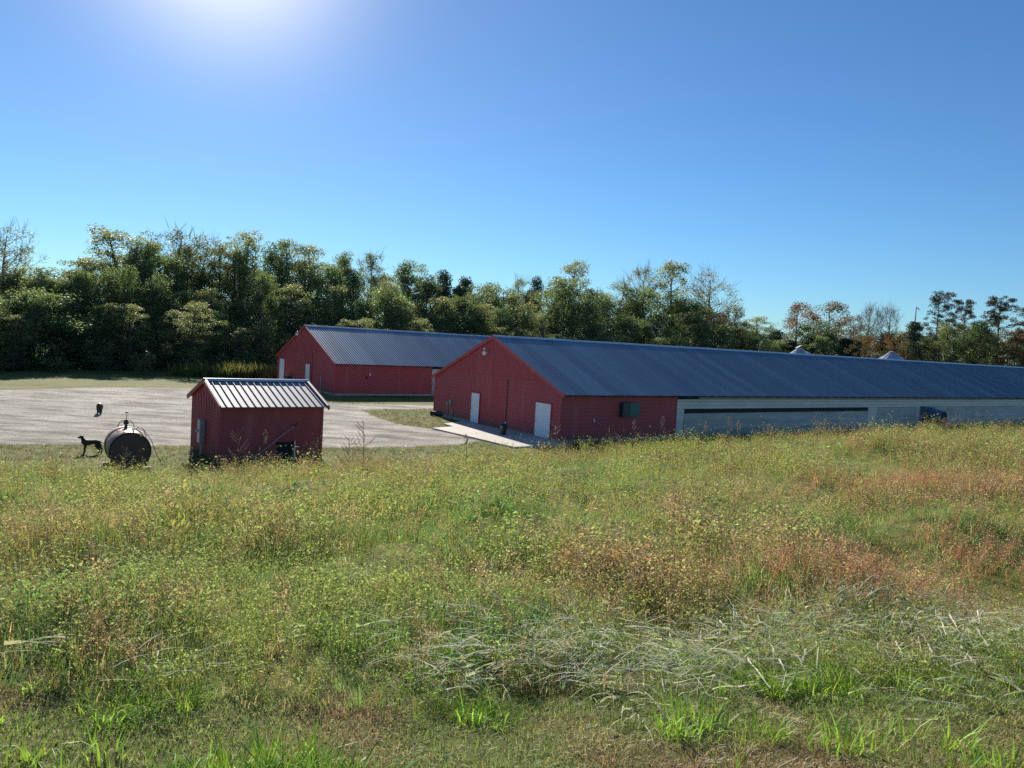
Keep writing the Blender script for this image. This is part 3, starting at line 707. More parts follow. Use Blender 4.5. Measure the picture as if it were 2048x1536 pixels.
# ------------------------------------------------------------------ trees
def leaf_cloud(centres, radii, n_each, size, cols, rg, flat=1.):
    """many small leaf faces spread through clumps"""
    N = int(sum(n_each)); idx = np.repeat(np.arange(len(centres)), n_each)
    d = rg.normal(size=(N, 3)); d /= np.linalg.norm(d, axis=1)[:, None]
    d *= (rg.random(N)**.45)[:, None]; d[:, 2] *= flat
    c = centres[idx]+d*radii[idx][:, None]
    a = rg.normal(size=(N, 3)); a /= np.linalg.norm(a, axis=1)[:, None]
    b = np.cross(a, rg.normal(size=(N, 3))); b /= np.linalg.norm(b, axis=1)[:, None]
    s = size*(.55+.9*rg.random(N))[:, None]
    a *= s*.5; b *= s*.34
    v = np.stack([c-a, c+b, c+a, c-b], 1).reshape(-1, 3)
    q = np.arange(N*4).reshape(-1, 4)
    cc = cols[idx]*(.75+.5*rg.random(N))[:, None]
    return v, q, np.repeat(cc, 4, 0)
def make_tree(kind, seed):
    """unit tree: height 1 metre per metre of H, returns (trunk MB, leaf arrays, H)"""
    rg = np.random.default_rng(seed); mb = MB()
    K = dict(tall=(15, 2.7, .10, 210, .62, 52, .17), round=(12, 3.2, .06, 200, .72, 58, .18), sparse=(15, 3.0, .42, 95, .62, 26, .17), thin=(15, 2.8, .35, 105, .66, 46, .19),
             dome=(9, 4.2, .03, 220, .8, 80, .17), cedar=(10, 2.3, .05, 110, .75, 95, .19), pine=(17, 3.3, .42, 130, .56, 90, .17), bare=(14, 3.4, .3, 150, .5, 0, .1), red=(12, 3.8, .15, 150, .7, 55, .17))[kind]
    H, Rc, cb, nc, rc, nl, ls = K
    pal = dict(tall=[(0.220, 0.260, 0.124), (0.178, 0.227, 0.102), (0.266, 0.268, 0.146)], round=[(0.134, 0.185, 0.093), (0.178, 0.227, 0.102), (0.118, 0.160, 0.093)], sparse=[(0.233, 0.223, 0.108), (0.184, 0.197, 0.089)],
               thin=[(0.200, 0.206, 0.089), (0.150, 0.179, 0.072)], dome=[(0.193, 0.268, 0.124), (0.148, 0.227, 0.102)], cedar=[(0.074, 0.112, 0.064), (0.092, 0.128, 0.064)], pine=[(0.059, 0.083, 0.047), (0.083, 0.096, 0.053), (0.148, 0.096, 0.064)],
               bare=[(0.185, 0.160, 0.181)], red=[(0.241, 0.088, 0.053), (0.185, 0.096, 0.053), (0.130, 0.103, 0.053), (0.092, 0.096, 0.051)])[kind]
    top = H*.93 if kind != 'dome' else H*.6
    bend = rg.normal(0, .25, (4, 2)); n = 9
    tp = [(bend[:, 0] @ np.sin(np.arange(1, 5)*t*2)*t*.6, bend[:, 1] @ np.sin(np.arange(1, 5)*t*2+1)*t*.6, t*top) for t in np.linspace(0, 1, n)]
    tr0 = .018*H
    mb.tube(tp, [tr0*(1.25 if i == 0 else 1)*(1-.88*i/(n-1)) for i in range(n)], 8)
    tpa = np.array(tp)
    cen = []
    lobes = [(rg.random()*6.28, cb+(1-cb)*(.25+.7*rg.random())) for _ in range(9)]
    while len(cen) < nc:
        t = rg.random(); h = cb+(1-cb)*t
        if kind == 'cedar': env = (1-t)**.7*.95+.08
        elif kind == 'pine': env = (.35+.7*math.sin(math.pi*min(1, t*.8+.15)))
        elif kind == 'dome': env = math.sqrt(max(0, 1-t*t*.98))
        elif kind in ('round', 'red'): env = math.sin(math.pi*(.12+.83*t))**.6
        elif kind == 'sparse' or kind == 'bare': env = math.sin(math.pi*(.05+.86*t**.9))**.8
        else: env = (math.sin(math.pi*(.15+.78*t))**.65)
        an = rg.random()*6.283
        lob = sum(.3*math.cos(an-a)*math.exp(-((h-hh)/.12)**2) for a, hh in lobes)
        env *= max(.2, 1+lob+.2*rg.normal())
        rr = Rc*env*(rg.random()**.42)
        z = h*H-rc*.5
        if z < .3: z = .3
        cen.append((rr*math.cos(an), rr*math.sin(an), z))
    cen = np.array(cen); ti = np.clip(cen[:, 2]/top*(n-1), 0, n-1).astype(int); cen[:, :2] += tpa[ti, :2]*.8
    # limbs from the trunk to the clumps
    limbs = nc if kind in ('bare', 'sparse', 'pine', 'thin') else int(nc*.6)
    for c in cen[:limbs]:
        rr = math.hypot(c[0], c[1]); zt = max(.06*H, c[2]-rr*(.75 if kind not in ('pine', 'cedar') else .15)-.4)
        k = min(zt/top, .98)*(n-1); i = int(k); f = k-i; b0 = tpa[i]*(1-f)+tpa[min(i+1, n-1)]*f
        mid = b0*.45+c*.55+np.array([0, 0, -.12*rr]); mid[:2] += rg.normal(0, .15, 2)
        r0 = max(.02, tr0*(1-.85*zt/top)*.42)
        mb.tube([b0, b0*.75+mid*.25+np.array([0, 0, .03]), mid, c], [r0, r0*.8, r0*.5, .012], 5, False)
        if kind in ('bare', 'sparse', 'thin'):
            for _ in range(5 if kind == 'bare' else 3):
                e_ = c+rg.normal(0, .55, 3)+np.array([0, 0, .45]); s_ = mid*.35+c*.65
                mb.tube([s_, (s_+e_)/2+rg.normal(0, .06, 3), e_], [.016, .011, .006], 4, False)
                for _ in range(2):
                    e2 = e_+rg.normal(0, .28, 3)+np.array([0, 0, .2]); mb.tube([(s_+e_)/2, e2], [.009, .005], 3, False)
    if nl:
        rad = rc*(.65+.7*rg.random(nc)); ne = np.maximum(3, (nl*(rad/rc)**2*(.6+.8*rg.random(nc)))).astype(int)
        pc = np.array(pal)[rg.integers(0, len(pal), nc)]*(.8+.45*rg.random(nc))[:, None]
        lf = leaf_cloud(cen, rad, ne, ls, pc, rg, rg and (.62 if kind == 'pine' else .8))
    else: lf = None
    return mb, lf, H
PROTO = {}
def proto(kind, var):
    k = (kind, var)
    if k not in PROTO:
        mb, lf, H = make_tree(kind, 100+var*17+len(kind)*3+ord(kind[0]))
        tm = D.meshes.new('trunk'); tm.from_pydata(mb.v, [], mb.f); tm.materials.append(M['palebark'] if kind in ('sparse', 'thin', 'bare') else M['bark'])
        tm.polygons.foreach_set('use_smooth', [True]*len(tm.polygons))
        lm = None
        if lf is not None:
            o = raw_mesh('crown', lf[0], lf[1], M['pine'] if kind in ('pine', 'cedar') else M['leaf'], lf[2]); lm = o.data; D.objects.remove(o)
        PROTO[k] = (tm, lm, H)
    return PROTO[k]
def cap_xyz(kind):
    return {'tall': 6.2, 'round': 7.2, 'sparse': 6, 'thin': 6, 'dome': 8.8, 'cedar': 4.6, 'pine': 7.4, 'bare': 7, 'red': 8}[kind]
def tree(kind, var, px, ytop, Y, wpx, label, group=None, cat='tree', rz=None, zmul=1.):
    t = at(px, ytop, Y); hgt_ = t[2]; tm, lm, H = proto(kind, var)
    names = {'tall': 'tall_tree', 'round': 'broadleaf_tree', 'sparse': 'sparse_tree', 'thin': 'thin_crowned_tree', 'dome': 'bushy_tree', 'cedar': 'evergreen_tree', 'pine': 'pine_tree', 'bare': 'bare_tree', 'red': 'autumn_tree'}
    o = thing(names[kind], label, cat, (t[0], t[1], -.05), RNG.random()*6.28 if rz is None else rz, group)
    a = D.objects.new('trunk', tm); COL.objects.link(a); a.parent = o
    if lm:
        c = D.objects.new('crown', lm); COL.objects.link(c); c.parent = o
    s = hgt_/H*1.0; ws = (wpx*Y/FPX)/cap_xyz(kind)
    ws = max(.62*s, min(ws, 1.7*s))
    o.scale = (ws, ws, s)
    return o
WL = [(-75, 50), (-43, 65), (-38.6, 72.4), (-32, 78.7), (-26, 83.5), (-26+.808*160, 83.5+.589*160)]
def woodY(px, extra=0, py=700):
    r_ = ray(px, py)[0]
    for (x0, y0), (x1, y1) in zip(WL, WL[1:]):
        f0, f1 = x0-r_*y0, x1-r_*y1
        if f0*f1 <= 0: return y0+(y1-y0)*f0/(f0-f1)+extra
    return 150+extra
def deep_tree(kd, vr, px, yt, ex, wd, lb, group=None):
    """the wood rises from its lit front edge: the taller a tree, the deeper in it stands"""
    slope = -ray(px, yt)[2]; Y0 = woodY(px)
    e = max(ex, ((CAMH-slope*Y0)*1.95-6)/(1+slope*1.95)) if px < 900 else ex+14
    return tree(kd, vr, px, yt, Y0+e+.2*ex, wd*1.25, lb, group)
T = [
 (15, 452, 9, 'sparse', 0, 110, 'tall sparse tree at the left edge of the photo, thin top standing alone'),
 (35, 530, 12, 'round', 0, 120, 'low dense tree under the tall sparse one at the far left skyline'),
 (100, 534, 13, 'round', 1, 140, 'dark rounded tree forming the low skyline between the leftmost sparse tree and the tall group'),
 (75, 578, 3, 'dome', 0, 210, 'big soft dome-shaped bushy tree at the front left of the wood'),
 (170, 512, 5, 'tall', 0, 130, 'first tree of the tall left group, stepping up from the low skyline'),
 (235, 454, 6, 'tall', 1, 140, 'tallest feathery round-topped tree at the left end of the wood'),
 (292, 478, 8, 'tall', 2, 90, 'slender olive tree right of the tallest feathery one'),
 (330, 505, 3, 'round', 2, 120, 'darker broad tree in front of the gap right of the tallest feathery one'),
 (362, 457, 9, 'thin', 0, 110, 'see-through pale-topped tree high in the middle of the left group'),
 (405, 474, 9, 'thin', 1, 80, 'thin-topped tree with bits of sky showing, right of the see-through pale one'),
 (440, 486, 6, 'tall', 0, 80, 'upright tree standing above the left end of the reeds'),
 (492, 463, 7, 'tall', 1, 100, 'high pointed leafy tree above the reeds, last of the very tall ones'),
 (540, 480, 8, 'round', 1, 90, 'brown-green tree straight above the left corner of the far barn'),
 (578, 478, 9, 'tall', 2, 75, 'narrow tree peaking between the brown-green tree and the far barn gable'),
 (618, 488, 7, 'tall', 0, 100, 'yellowish open-crowned tree above the far barn gable peak'),
 (655, 528, 5, 'round', 0, 120, 'green tree stepping down from the tall group right of the far barn peak'),
 (690, 500, 16, 'round', 2, 66, 'round-headed tree standing clear of the canopy above the far barn roof'),
 (745, 506, 16, 'thin', 2, 70, 'light-crowned tree next right of the round-headed one above the far barn roof'),
 (770, 574, 3, 'dome', 1, 150, 'pale green bushy tree in front of the wood just behind the far barn roof'),
 (820, 519, 12, 'round', 0, 95, 'yellow-green round tree before the skyline drops to the evergreens'),
 (855, 546, 10, 'round', 1, 90, 'low tree on the slope of the skyline left of the dark evergreens'),
 (888, 543, 20, 'cedar', 0, 60, 'left one of the dark evergreens at the dip of the skyline'),
 (933, 556, 20, 'cedar', 1, 60, 'right one of the dark evergreens at the dip of the skyline'),
 (922, 572, 8, 'cedar', 2, 70, 'dark dome-topped evergreen in front of the skyline dip'),
 (980, 562, 12, 'round', 2, 90, 'olive tree above the peak of the near barn'),
 (1012, 572, 6, 'round', 1, 100, 'broad full-crowned tree just right of the near barn peak'),
 (1037, 555, 14, 'thin', 0, 66, 'small open-topped tree a little right of the near barn peak'),
 (1071, 556, 22, 'cedar', 0, 46, 'small dark evergreen tip between olive trees right of the near barn peak'),
 (1120, 552, 7, 'round', 0, 130, 'broad yellow-green tree at the foot of the peaked one'),
 (1146, 518, 12, 'tall', 1, 80, 'peaked tree, the highest on the middle of the skyline'),
 (1200, 578, 8, 'round', 1, 90, 'lower green tree in the saddle right of the peaked tree'),
 (1243, 562, 12, 'thin', 1, 80, 'grey thin-topped tree at the saddle of the middle skyline'),
 (1291, 534, 20, 'sparse', 1, 56, 'small nearly see-through tree behind, left of the tall ragged crown'),
 (1290, 573, 8, 'round', 2, 100, 'olive tree below the small nearly see-through one'),
 (1347, 523, 12, 'tall', 2, 95, 'tall ragged crown, highest over the long near roof'),
 (1420, 544, 13, 'sparse', 0, 100, 'fan-shaped almost leafless tree right of the tall ragged crown'),
 (1385, 596, 6, 'round', 0, 95, 'green tree at the foot of the fan-shaped almost leafless tree'),
 (1437, 622, 6, 'red', 1, 110, 'rust-coloured tree below the fan-shaped leafless one'),
 (1470, 612, 12, 'thin', 2, 55, 'small thin tree where the wood falls away to the right'),
 (1515, 632, 9, 'tall', 0, 75, 'small yellow-green tree in the low gap before the reddish tree'),
 (1552, 660, 12, 'cedar', 1, 80, 'lowest dark tree at the bottom of the skyline gap'),
 (1600, 604, 12, 'red', 2, 90, 'reddish spreading tree with a loose left side, above the first feed bin'),
 (1660, 603, 14, 'red', 0, 110, 'dark reddish tree with a flat wide top right of the first feed bin'),
 (1630, 640, 8, 'round', 1, 110, 'dark green tree under the reddish pair by the first feed bin'),
 (1710, 630, 14, 'red', 1, 70, 'right-hand shoulder of the reddish trees, next to the bare ones'),
]
for px, yt, ex, kd, vr, wd, lb in T: deep_tree(kd, vr, px, yt, ex, wd, lb)
T2 = [
 (1742, 614, 162, 'bare', 0, 66, 'left leafless tree of the bare pair above the last feed bin'), (1779, 616, 160, 'bare', 1, 66, 'right leafless tree of the bare pair above the last feed bin'),
 (1742, 670, 146, 'red', 2, 80, 'small rusty tree below the bare pair'), (1797, 662, 145, 'red', 0, 70, 'small orange-brown tree right of the last feed bin cone'),
 (1830, 643, 146, 'cedar', 2, 66, 'compact green tree at the foot of the dead snag'),
 (1880, 581, 150, 'pine', 0, 80, 'leftmost tall dark pine with layered tufts'), (1935, 596, 152, 'pine', 1, 76, 'middle dark pine of the right-hand group'),
 (2003, 589, 150, 'pine', 2, 92, 'big dark pine near the right edge of the photo'), (2062, 606, 150, 'pine', 0, 80, 'dark pine cut by the right edge of the photo'),
 (1895, 645, 144, 'round', 2, 90, 'dark leafy tree under the leftmost pine'), (1965, 640, 144, 'round', 0, 100, 'dark leafy tree between the two right-hand pines'),
 (2035, 655, 143, 'red', 1, 80, 'orange-tinged tree at the right edge under the pines'),
]
for px, yt, Y, kd, vr, wd, lb in T2: tree(kd, vr, px, yt, Y, wd, lb)
# dead snag
p = at(1833, 614, 147); mb = MB()
mb.tube([(0, 0, 0), (.1, 0, p[2]*.5), (-.05, 0, p[2]*.8), (0, 0, p[2])], [.22, .17, .13, .07], 7)
sg = thing('dead_snag', 'bare broken grey trunk with one stub branch left of the pines', 'dead tree', (p[0], p[1], 0))
mb.build('trunk', M['palebark'], sg); MB().tube([(0, 0, p[2]-.1), (.3, 0, p[2]-.25), (.75, 0, p[2]-.6)], [.08, .1, .03], 6).build('branch', M['palebark'], sg)
# trees packed inside the wood, behind and between the ones above
fill = 'broadleaf trees packed inside the wood'
rgf = np.random.default_rng(21)
for ex, zt, stp in ((7, 6.4, 38), (15, 11, 40), (28, 17, 38)):
    for px in range(-230, 1570, stp):
        q = px+rgf.uniform(-16, 16); Y = woodY(q, ex+rgf.uniform(-2, 2)); z = zt*rgf.uniform(.72, 1.22)
        ceil_ = np.interp(q, [-230, 0, 130, 160, 240, 500, 640, 820, 1000, 1150, 1250, 1400, 1480, 1560], [545, 555, 555, 530, 490, 495, 525, 555, 595, 575, 595, 605, 655, 680])
        hz = 768-FPX*math.tan(PITCH)+(q-1024)*ROLL; z = min(z, CAMH+(hz-ceil_)/FPX*Y)
        yt = hz-(z-CAMH)/Y*FPX
        tree('round' if rgf.random() < .35 else 'tall', int(rgf.integers(0, 3)), q, yt, Y, rgf.uniform(70, 105),
             'broadleaf tree packed inside the wood, its crown merging with its neighbours', fill)
for px in range(1540, 2240, 25):
    q = px+rgf.uniform(-14, 14)
    tree(['round', 'round', 'cedar'][int(rgf.integers(0, 3))], int(rgf.integers(0, 3)), q, 663+rgf.uniform(-10, 16)+(8 if q < 1600 else 0), 156+rgf.uniform(0, 6), rgf.uniform(70, 100),
         'low dark tree in the belt behind the right end of the near barn', 'low dark trees behind the near barn')
for px, yt, kd in ((-160, 480, 'tall'), (-80, 500, 'tall'), (2130, 590, 'pine'), (2200, 600, 'pine')):
    tree(kd, 1, px, yt, woodY(px, 6) if px < 0 else 152, 100, {-160: 'tall tree well outside the left edge of the photo', -80: 'tall tree just outside the left edge of the photo', 2130: 'pine just outside the right edge of the photo', 2200: 'pine well outside the right edge of the photo'}[px])
# undergrowth: shrubs and saplings along the foot of the wood, one mass
P_ = []
for (x0, y0), (x1, y1) in zip(WL, WL[1:]):
    L_ = math.hypot(x1-x0, y1-y0); n = int(L_*2.2)
    for k in range(n):
        t = rgf.random(); off = rgf.uniform(-.5, 9); nx_, ny_ = -(y1-y0)/L_, (x1-x0)/L_
        P_.append((x0+(x1-x0)*t+nx_*off, y0+(y1-y0)*t+ny_*off, (.5+rgf.random()*(1.2+off*.42))))
P_ = np.array(P_); rad = .7+.6*rgf.random(len(P_))
pc = np.array([(.13, .17, .08), (.17, .21, .09), (.19, .17, .10), (.11, .13, .07)])[rgf.integers(0, 4, len(P_))]
v, q, c = leaf_cloud(P_, rad, np.full(len(P_), 120), .2, pc, rgf)
v[:, 2] = np.maximum(v[:, 2], .02)
tag(raw_mesh('undergrowth', v, q, M['leaf'], c), 'dark tangle of shrubs and saplings along the foot of the wood', 'undergrowth', kind='stuff')

# ------------------------------------------------------------------ vegetation of the slope
def rot_apply(V, rz, s, tilt, tdir):
    cz, sz = np.cos(rz)[:, None], np.sin(rz)[:, None]
    x = V[None, :, 0]*cz-V[None, :, 1]*sz; y = V[None, :, 0]*sz+V[None, :, 1]*cz; z = np.broadcast_to(V[None, :, 2], x.shape)
    x = x+z*(tilt*np.cos(tdir))[:, None]; y = y+z*(tilt*np.sin(tdir))[:, None]
    return np.stack([x, y, z], -1)*s[:, None, None]
def scatter(name, protos, pos, col, scale, mat, rg, tilt=.15, label=None, cat=None):
    pid = rg.integers(0, len(protos), len(pos)); VV, QQ, CC = [], [], []; off = 0
    for k, (V, Q, C) in enumerate(protos):
        m_ = pid == k; n = int(m_.sum())
        if not n: continue
        vv = rot_apply(V, rg.random(n)*6.283, scale[m_], rg.normal(0, tilt, n), rg.random(n)*6.283)+pos[m_][:, None, :]
        cc = C[None]*col[m_][:, None, :]
        qq = Q[None]+(np.arange(n)*len(V))[:, None, None]+off; off += n*len(V)
        VV.append(vv.reshape(-1, 3)); QQ.append(qq.reshape(-1, 4)); CC.append(np.clip(cc.reshape(-1, 3), 0, 1))
    o = raw_mesh(name, np.concatenate(VV), np.concatenate(QQ), mat, np.concatenate(CC))
    return tag(o, label, cat, kind='stuff')
def blade(base, az, ln, bend, wd, seg=3, el=1.35):
    """arched blade; returns verts, quads"""
    pts = []; p = np.array(base, float); e_ = el; st_ = ln/seg
    for i in range(seg+1):
        pts.append(p.copy()); p = p+st_*np.array([math.cos(az)*math.cos(e_), math.sin(az)*math.cos(e_), math.sin(e_)]); e_ -= bend/seg
    sdir = np.array([-math.sin(az), math.cos(az), 0.]); v = []
    for i, q in enumerate(pts):
        ww = wd*.5*(1-(i/seg)**1.6*.9); v += [q-sdir*ww, q+sdir*ww]
    return v, [(2*i, 2*i+1, 2*i+3, 2*i+2) for i in range(seg)]
def pack(items):
    V, Q, C = [], [], []; o = 0
    for v, q, c in items:
        V += list(v); Q += [tuple(a+o for a in f) for f in q]; C += [c]*len(v); o += len(v)
    return np.array(V, float), np.array(Q, int), np.array(C, float)
def p_grass(rg, n, h, wd, spread, bend, seg=3):
    it = []
    for _ in range(n):
        a = rg.random()*6.28; r = spread*math.sqrt(rg.random())
        ln = h*(.5+.6*rg.random()); c = .75+.5*rg.random()
        v, q = blade((r*math.cos(a), r*math.sin(a), 0), a+rg.normal(0, .6), ln, bend*(.4+rg.random()), wd*(.7+.6*rg.random()), seg, rg.uniform(1.0, 1.5))
        dry = rg.random() < .25
        it.append((v, q, (c*1.35, c*1.1, c*.95) if dry else (c, c, c)))
    return pack(it)
def leafq(p, az, el, ln, wd):
    d = np.array([math.cos(az)*math.cos(el), math.sin(az)*math.cos(el), math.sin(el)]); s = np.array([-math.sin(az), math.cos(az), .0])
    s = s*math.cos(az*3)+np.cross(d, s)*math.sin(az*3)*.6
    s /= np.linalg.norm(s)
    return [p, p+d*ln*.5+s*wd*.5, p+d*ln, p+d*ln*.5-s*wd*.5], [(0, 1, 2, 3)]
def p_weed(rg, nst, h, leaf, per, seedy=0.):
    """bushy forb: stems with many small leaves, denser to the top"""
    it = []
    for _ in range(nst):
        a = rg.random()*6.28; ln = h*(.6+.5*rg.random()); lean = rg.uniform(.1, .5)
        v, q = blade((0, 0, 0), a, ln, lean, .006, 2, 1.5-lean*.5); it.append((v, q, (.9, .75, .5)))
        b0, b1, b2 = (np.array(v[i])+np.array(v[i+1]))/2 if False else None, None, None
        pts = [(np.array(v[2*i])+np.array(v[2*i+1]))/2 for i in range(3)]
        for _ in range(per):
            t = rg.random()**.6*2; i = min(int(t), 1); p = pts[i]*(1-(t-i))+pts[i+1]*(t-i)
            p = p+rg.normal(0, .035, 3)*(1+t)
            c = .78+.42*rg.random()
            col = (c, c, c) if rg.random() > seedy else (c*1.25, c*1.0, c*.8)
            v2, q2 = leafq(p, rg.random()*6.28, rg.uniform(-.5, .9), leaf*(.6+.8*rg.random()), leaf*.5*(.6+.6*rg.random()))
            it.append((v2, q2, col))
    return pack(it)
def p_fine(rg, nst, h, n2):
    """fine dry branching weed"""
    it = []
    for _ in range(nst):
        a = rg.random()*6.28; ln = h*(.6+.5*rg.random())
        v, q = blade((0, 0, 0), a, ln, .5, .005, 2, 1.35); it.append((v, q, (1, .9, .8)))
        pts = [(np.array(v[2*i])+np.array(v[2*i+1]))/2 for i in range(3)]
        for _ in range(n2):
            t = .6+1.4*rg.random(); i = min(int(t), 1); p = pts[i]*(1-(t-i))+pts[i+1]*(t-i)
            az = rg.random()*6.28; l2 = h*.22*(.5+rg.random())
            v2, q2 = blade(p, az, l2, -.3, .0035, 1, .7); it.append((v2, q2, (1, .85, .75)))
            e_ = p+l2*np.array([math.cos(az)*.75, math.sin(az)*.75, .65])
            for _ in range(2):
                v3, q3 = leafq(e_+rg.normal(0, .012, 3), rg.random()*6.28, rg.uniform(-.6, 1), .02, .011); c = .8+.7*rg.random(); it.append((v3, q3, (c, c, c)))
    return pack(it)
def p_straw(rg, n, ln, wd):
    it = []
    az0 = 0.
    for _ in range(n):
        a = az0+rg.normal(0, .45); c = .55+.7*rg.random()
        v, q = blade((rg.normal(0, .16), rg.normal(0, .16), rg.uniform(.02, .12)), a, ln*(.5+.7*rg.random()), rg.uniform(.2, 1.1), wd*(.6+.7*rg.random()), 5, rg.uniform(-.05, .55))
        v = [np.array([p_[0], p_[1], max(p_[2], .015+.03*rg.random())]) for p_ in v]
        it.append((v, q, (c, c, c)))
    return pack(it)
def p_foxtail(rg, n, h):
    it = []
    for _ in range(n):
        a = rg.random()*6.28; r = .08*rg.random()
        v, q = blade((r*math.cos(a), r*math.sin(a), 0), a, h*(.8+.3*rg.random()), .55, .004, 3, 1.45); it.append((v, q, (.8, .8, .6)))
        tip = (np.array(v[-1])+np.array(v[-2]))/2; d = tip-(np.array(v[-3])+np.array(v[-4]))/2; d /= np.linalg.norm(d)
        for k in range(3):
            s = np.cross(d, [math.cos(k*1.05), math.sin(k*1.05), .2]); s /= np.linalg.norm(s); s *= .0055
            it.append(([tip-d*.01, tip+d*.03+s, tip+d*.07, tip+d*.03-s], [(0, 1, 2, 3)], (2.2, 2.1, 1.9)))
    return pack(it)
rv = np.random.default_rng(11)
GR = [p_grass(rv, 16, .36, .0055, .12, 1.6) for _ in range(5)]
GRS = [p_grass(rv, 13, .26, .006, .09, 1.3, 2) for _ in range(4)]
WIDE = [p_grass(rv, 16, .30, .010, .13, 1.9, 4) for _ in range(4)]
WD = [p_weed(rv, 4, .30, .030, 20) for _ in range(6)]
WDF = [p_weed(rv, 4, .34, .030, 16) for _ in range(5)]
WB = [p_weed(rv, 5, .32, .024, 16, .4) for _ in range(5)]
FN = [p_fine(rv, 5, .36, 9) for _ in range(5)]
FNF = [p_fine(rv, 3, .48, 6) for _ in range(4)]
ST = [p_straw(rv, 8, .34, .0056) for _ in range(5)]
FX = [p_foxtail(rv, 5, .52) for _ in range(3)]
TF = [p_grass(rv, 12, .05, .0035, .06, 1.6, 2) for _ in range(6)]

def mown(X):                                  # Y of the mower's edge
    return 3.85+.16*np.clip(X, -3, 1.2)+.30*(vnoise(X*1.6, X*0+.5, 8)-.5)+np.maximum(0, X-1.2)*.02+np.maximum(0, -3-X)*-.0+.12*(X > .2)
def fbm(X, Y, s, seed): return (vnoise(X*s, Y*s, seed)+.5*vnoise(X*s*2.1, Y*s*2.1, seed+1)+.25*vnoise(X*s*4.3, Y*s*4.3, seed+2))/1.75
def gauss(X, Y, x, y, sx, sy): return np.exp(-((X-x)/sx)**2-((Y-y)/sy)**2)
def sample(n, y0, y1, half, rg, power=1.):
    Y = y0+(y1-y0)*rg.random(n)**power; X = (rg.random(n)*2-1)*(half*Y+1.2); return X, Y
def redness(X, Y):
    r = .55*np.clip(fbm(X, Y, .45, 31)*2.2-.85, 0, 1)
    r += .95*gauss(X, Y, 7.8, 12.4, 2.6, 1.3)+.5*gauss(X, Y, 5.9, 12.0, 1.2, .8)+.6*gauss(X, Y, 4.6, 7.9, 1.5, 1.6)+.65*gauss(X, Y, 1.16, 7.0, .5, .5)+.45*gauss(X, Y, 2.2, 6.4, 1.2, .7)+.5*gauss(X, Y, 2.9, 6.3, .6, .5)
    r += .3*np.clip((X/Y-.15)*2, 0, 1)*(Y > 5)
    r += .35*gauss(X, Y, -2.3, 15, 3, 1.5)
    r -= .5*gauss(X, Y, 3.9, 9.4, .8, .5)+.6*gauss(X, Y, -.7, 9.4, 1.2, 1.2)
    return np.clip(r, 0, 1)
def greenness(X, Y):
    g = np.clip(fbm(X, Y, .6, 41)*2.4-1.0, 0, 1)
    g += .9*gauss(X, Y, -.7, 9.4, 1.0, 1.0)+.7*gauss(X, Y, -2.9, 5., .7, 1.2)+.8*gauss(X, Y, 3.9, 9.4, .8, .5)+.5*gauss(X, Y, .05, 4.8, .25, .3)
    return np.clip(g, 0, 1)
GREEN, YEL, BROWN, RED, TAN = map(np.array, ((.13, .27, .09), (.26, .32, .10), (.29, .23, .14), (.37, .225, .18), (.42, .35, .22)))
def colmix(X, Y, rg, kind):
    n = len(X); r = redness(X, Y)[:, None]; g = greenness(X, Y)[:, None]; rn = rg.random((n, 1))
    if kind == 'weed': c = YEL*(1-g*.6)+GREEN*g*.6; c = c*(1-.5*r)+BROWN*.5*r
    elif kind == 'grass': c = GREEN*(.6+.4*g)+YEL*(.4-.4*g); c = np.where(rn < .2+.2*r, TAN, c)
    elif kind == 'brown': c = BROWN*(1-r)+(BROWN*.5+RED*.5)*r
    elif kind == 'fine': c = BROWN*(1-r)+RED*r; c = np.where(rn < .25, TAN*.9, c)
    return c*np.array([1.14, 1.12, 1.3])*(.68+.64*rg.random((n, 1)))
def mk(name, protos, n, y0, y1, kind, acc, rg, mat, smin=.7, smax=1.25, label=None, cat=None, grow=0., power=1., half=.80):
    X, Y = sample(n, y0, y1, half, rg, power); k = (rg.random(n) < acc(X, Y)) & (Y > mown(X)+.02)
    X, Y = X[k], Y[k]; Z = terr(X, Y); k = (Z > .12) | (rg.random(len(X)) < .5*(Y < 27.5)); X, Y, Z = X[k], Y[k], Z[k]
    edge = np.clip((Y-mown(X))/4.5+.38, .38, 1)*(1-.12*np.clip((Y-14)/8, 0, 1))
    s = (smin+(smax-smin)*rg.random(len(X)))*(1+grow*(Y-10)/15)*edge*(.35+1.25*np.clip(fbm(X, Y, .9, 77)*1.6-.3, 0, 1))
    return scatter(name, protos, np.stack([X, Y, Z-.01], 1), colmix(X, Y, rg, kind), s, mat, rg, label=label, cat=cat)
patch = lambda X, Y: np.clip((fbm(X, Y, .8, 91)-.38)*5, 0, 1)
wa = lambda X, Y: np.clip(1-.55*redness(X, Y), .25, 1)*(.25+.75*patch(X, Y))
ra = lambda X, Y: np.clip(.12+.9*redness(X, Y), 0, 1)
strawz = lambda X, Y: np.clip(1.1*gauss(X, Y, 2.9, 5.1, 1.6, .55)+1.0*gauss(X, Y, .25, 4.35, .75, .28)+.9*gauss(X, Y, 1.3, 4.6, 1.0, .4)+.12*gauss(X, Y, -2.2, 4.0, .8, .35)+.008, 0, 1)
mk('leafy_weeds', WD, 7200, 3.7, 11, 'weed', wa, rv, M['weed'], .6, 1.15, 'knee-high yellow-green leafy weeds covering the near slope', 'weeds', power=1.0)
mk('leafy_weeds', WDF, 13000, 11, 27, 'weed', wa, rv, M['weed'], .8, 1.35, 'yellow-green leafy weeds on the far half of the slope up to its brow', 'weeds')
mk('brown_weeds', WB, 3800, 3.7, 12, 'brown', ra, rv, M['weed'], .6, 1.15, 'brown and rusty seedy weeds among the green ones on the near slope', 'weeds')
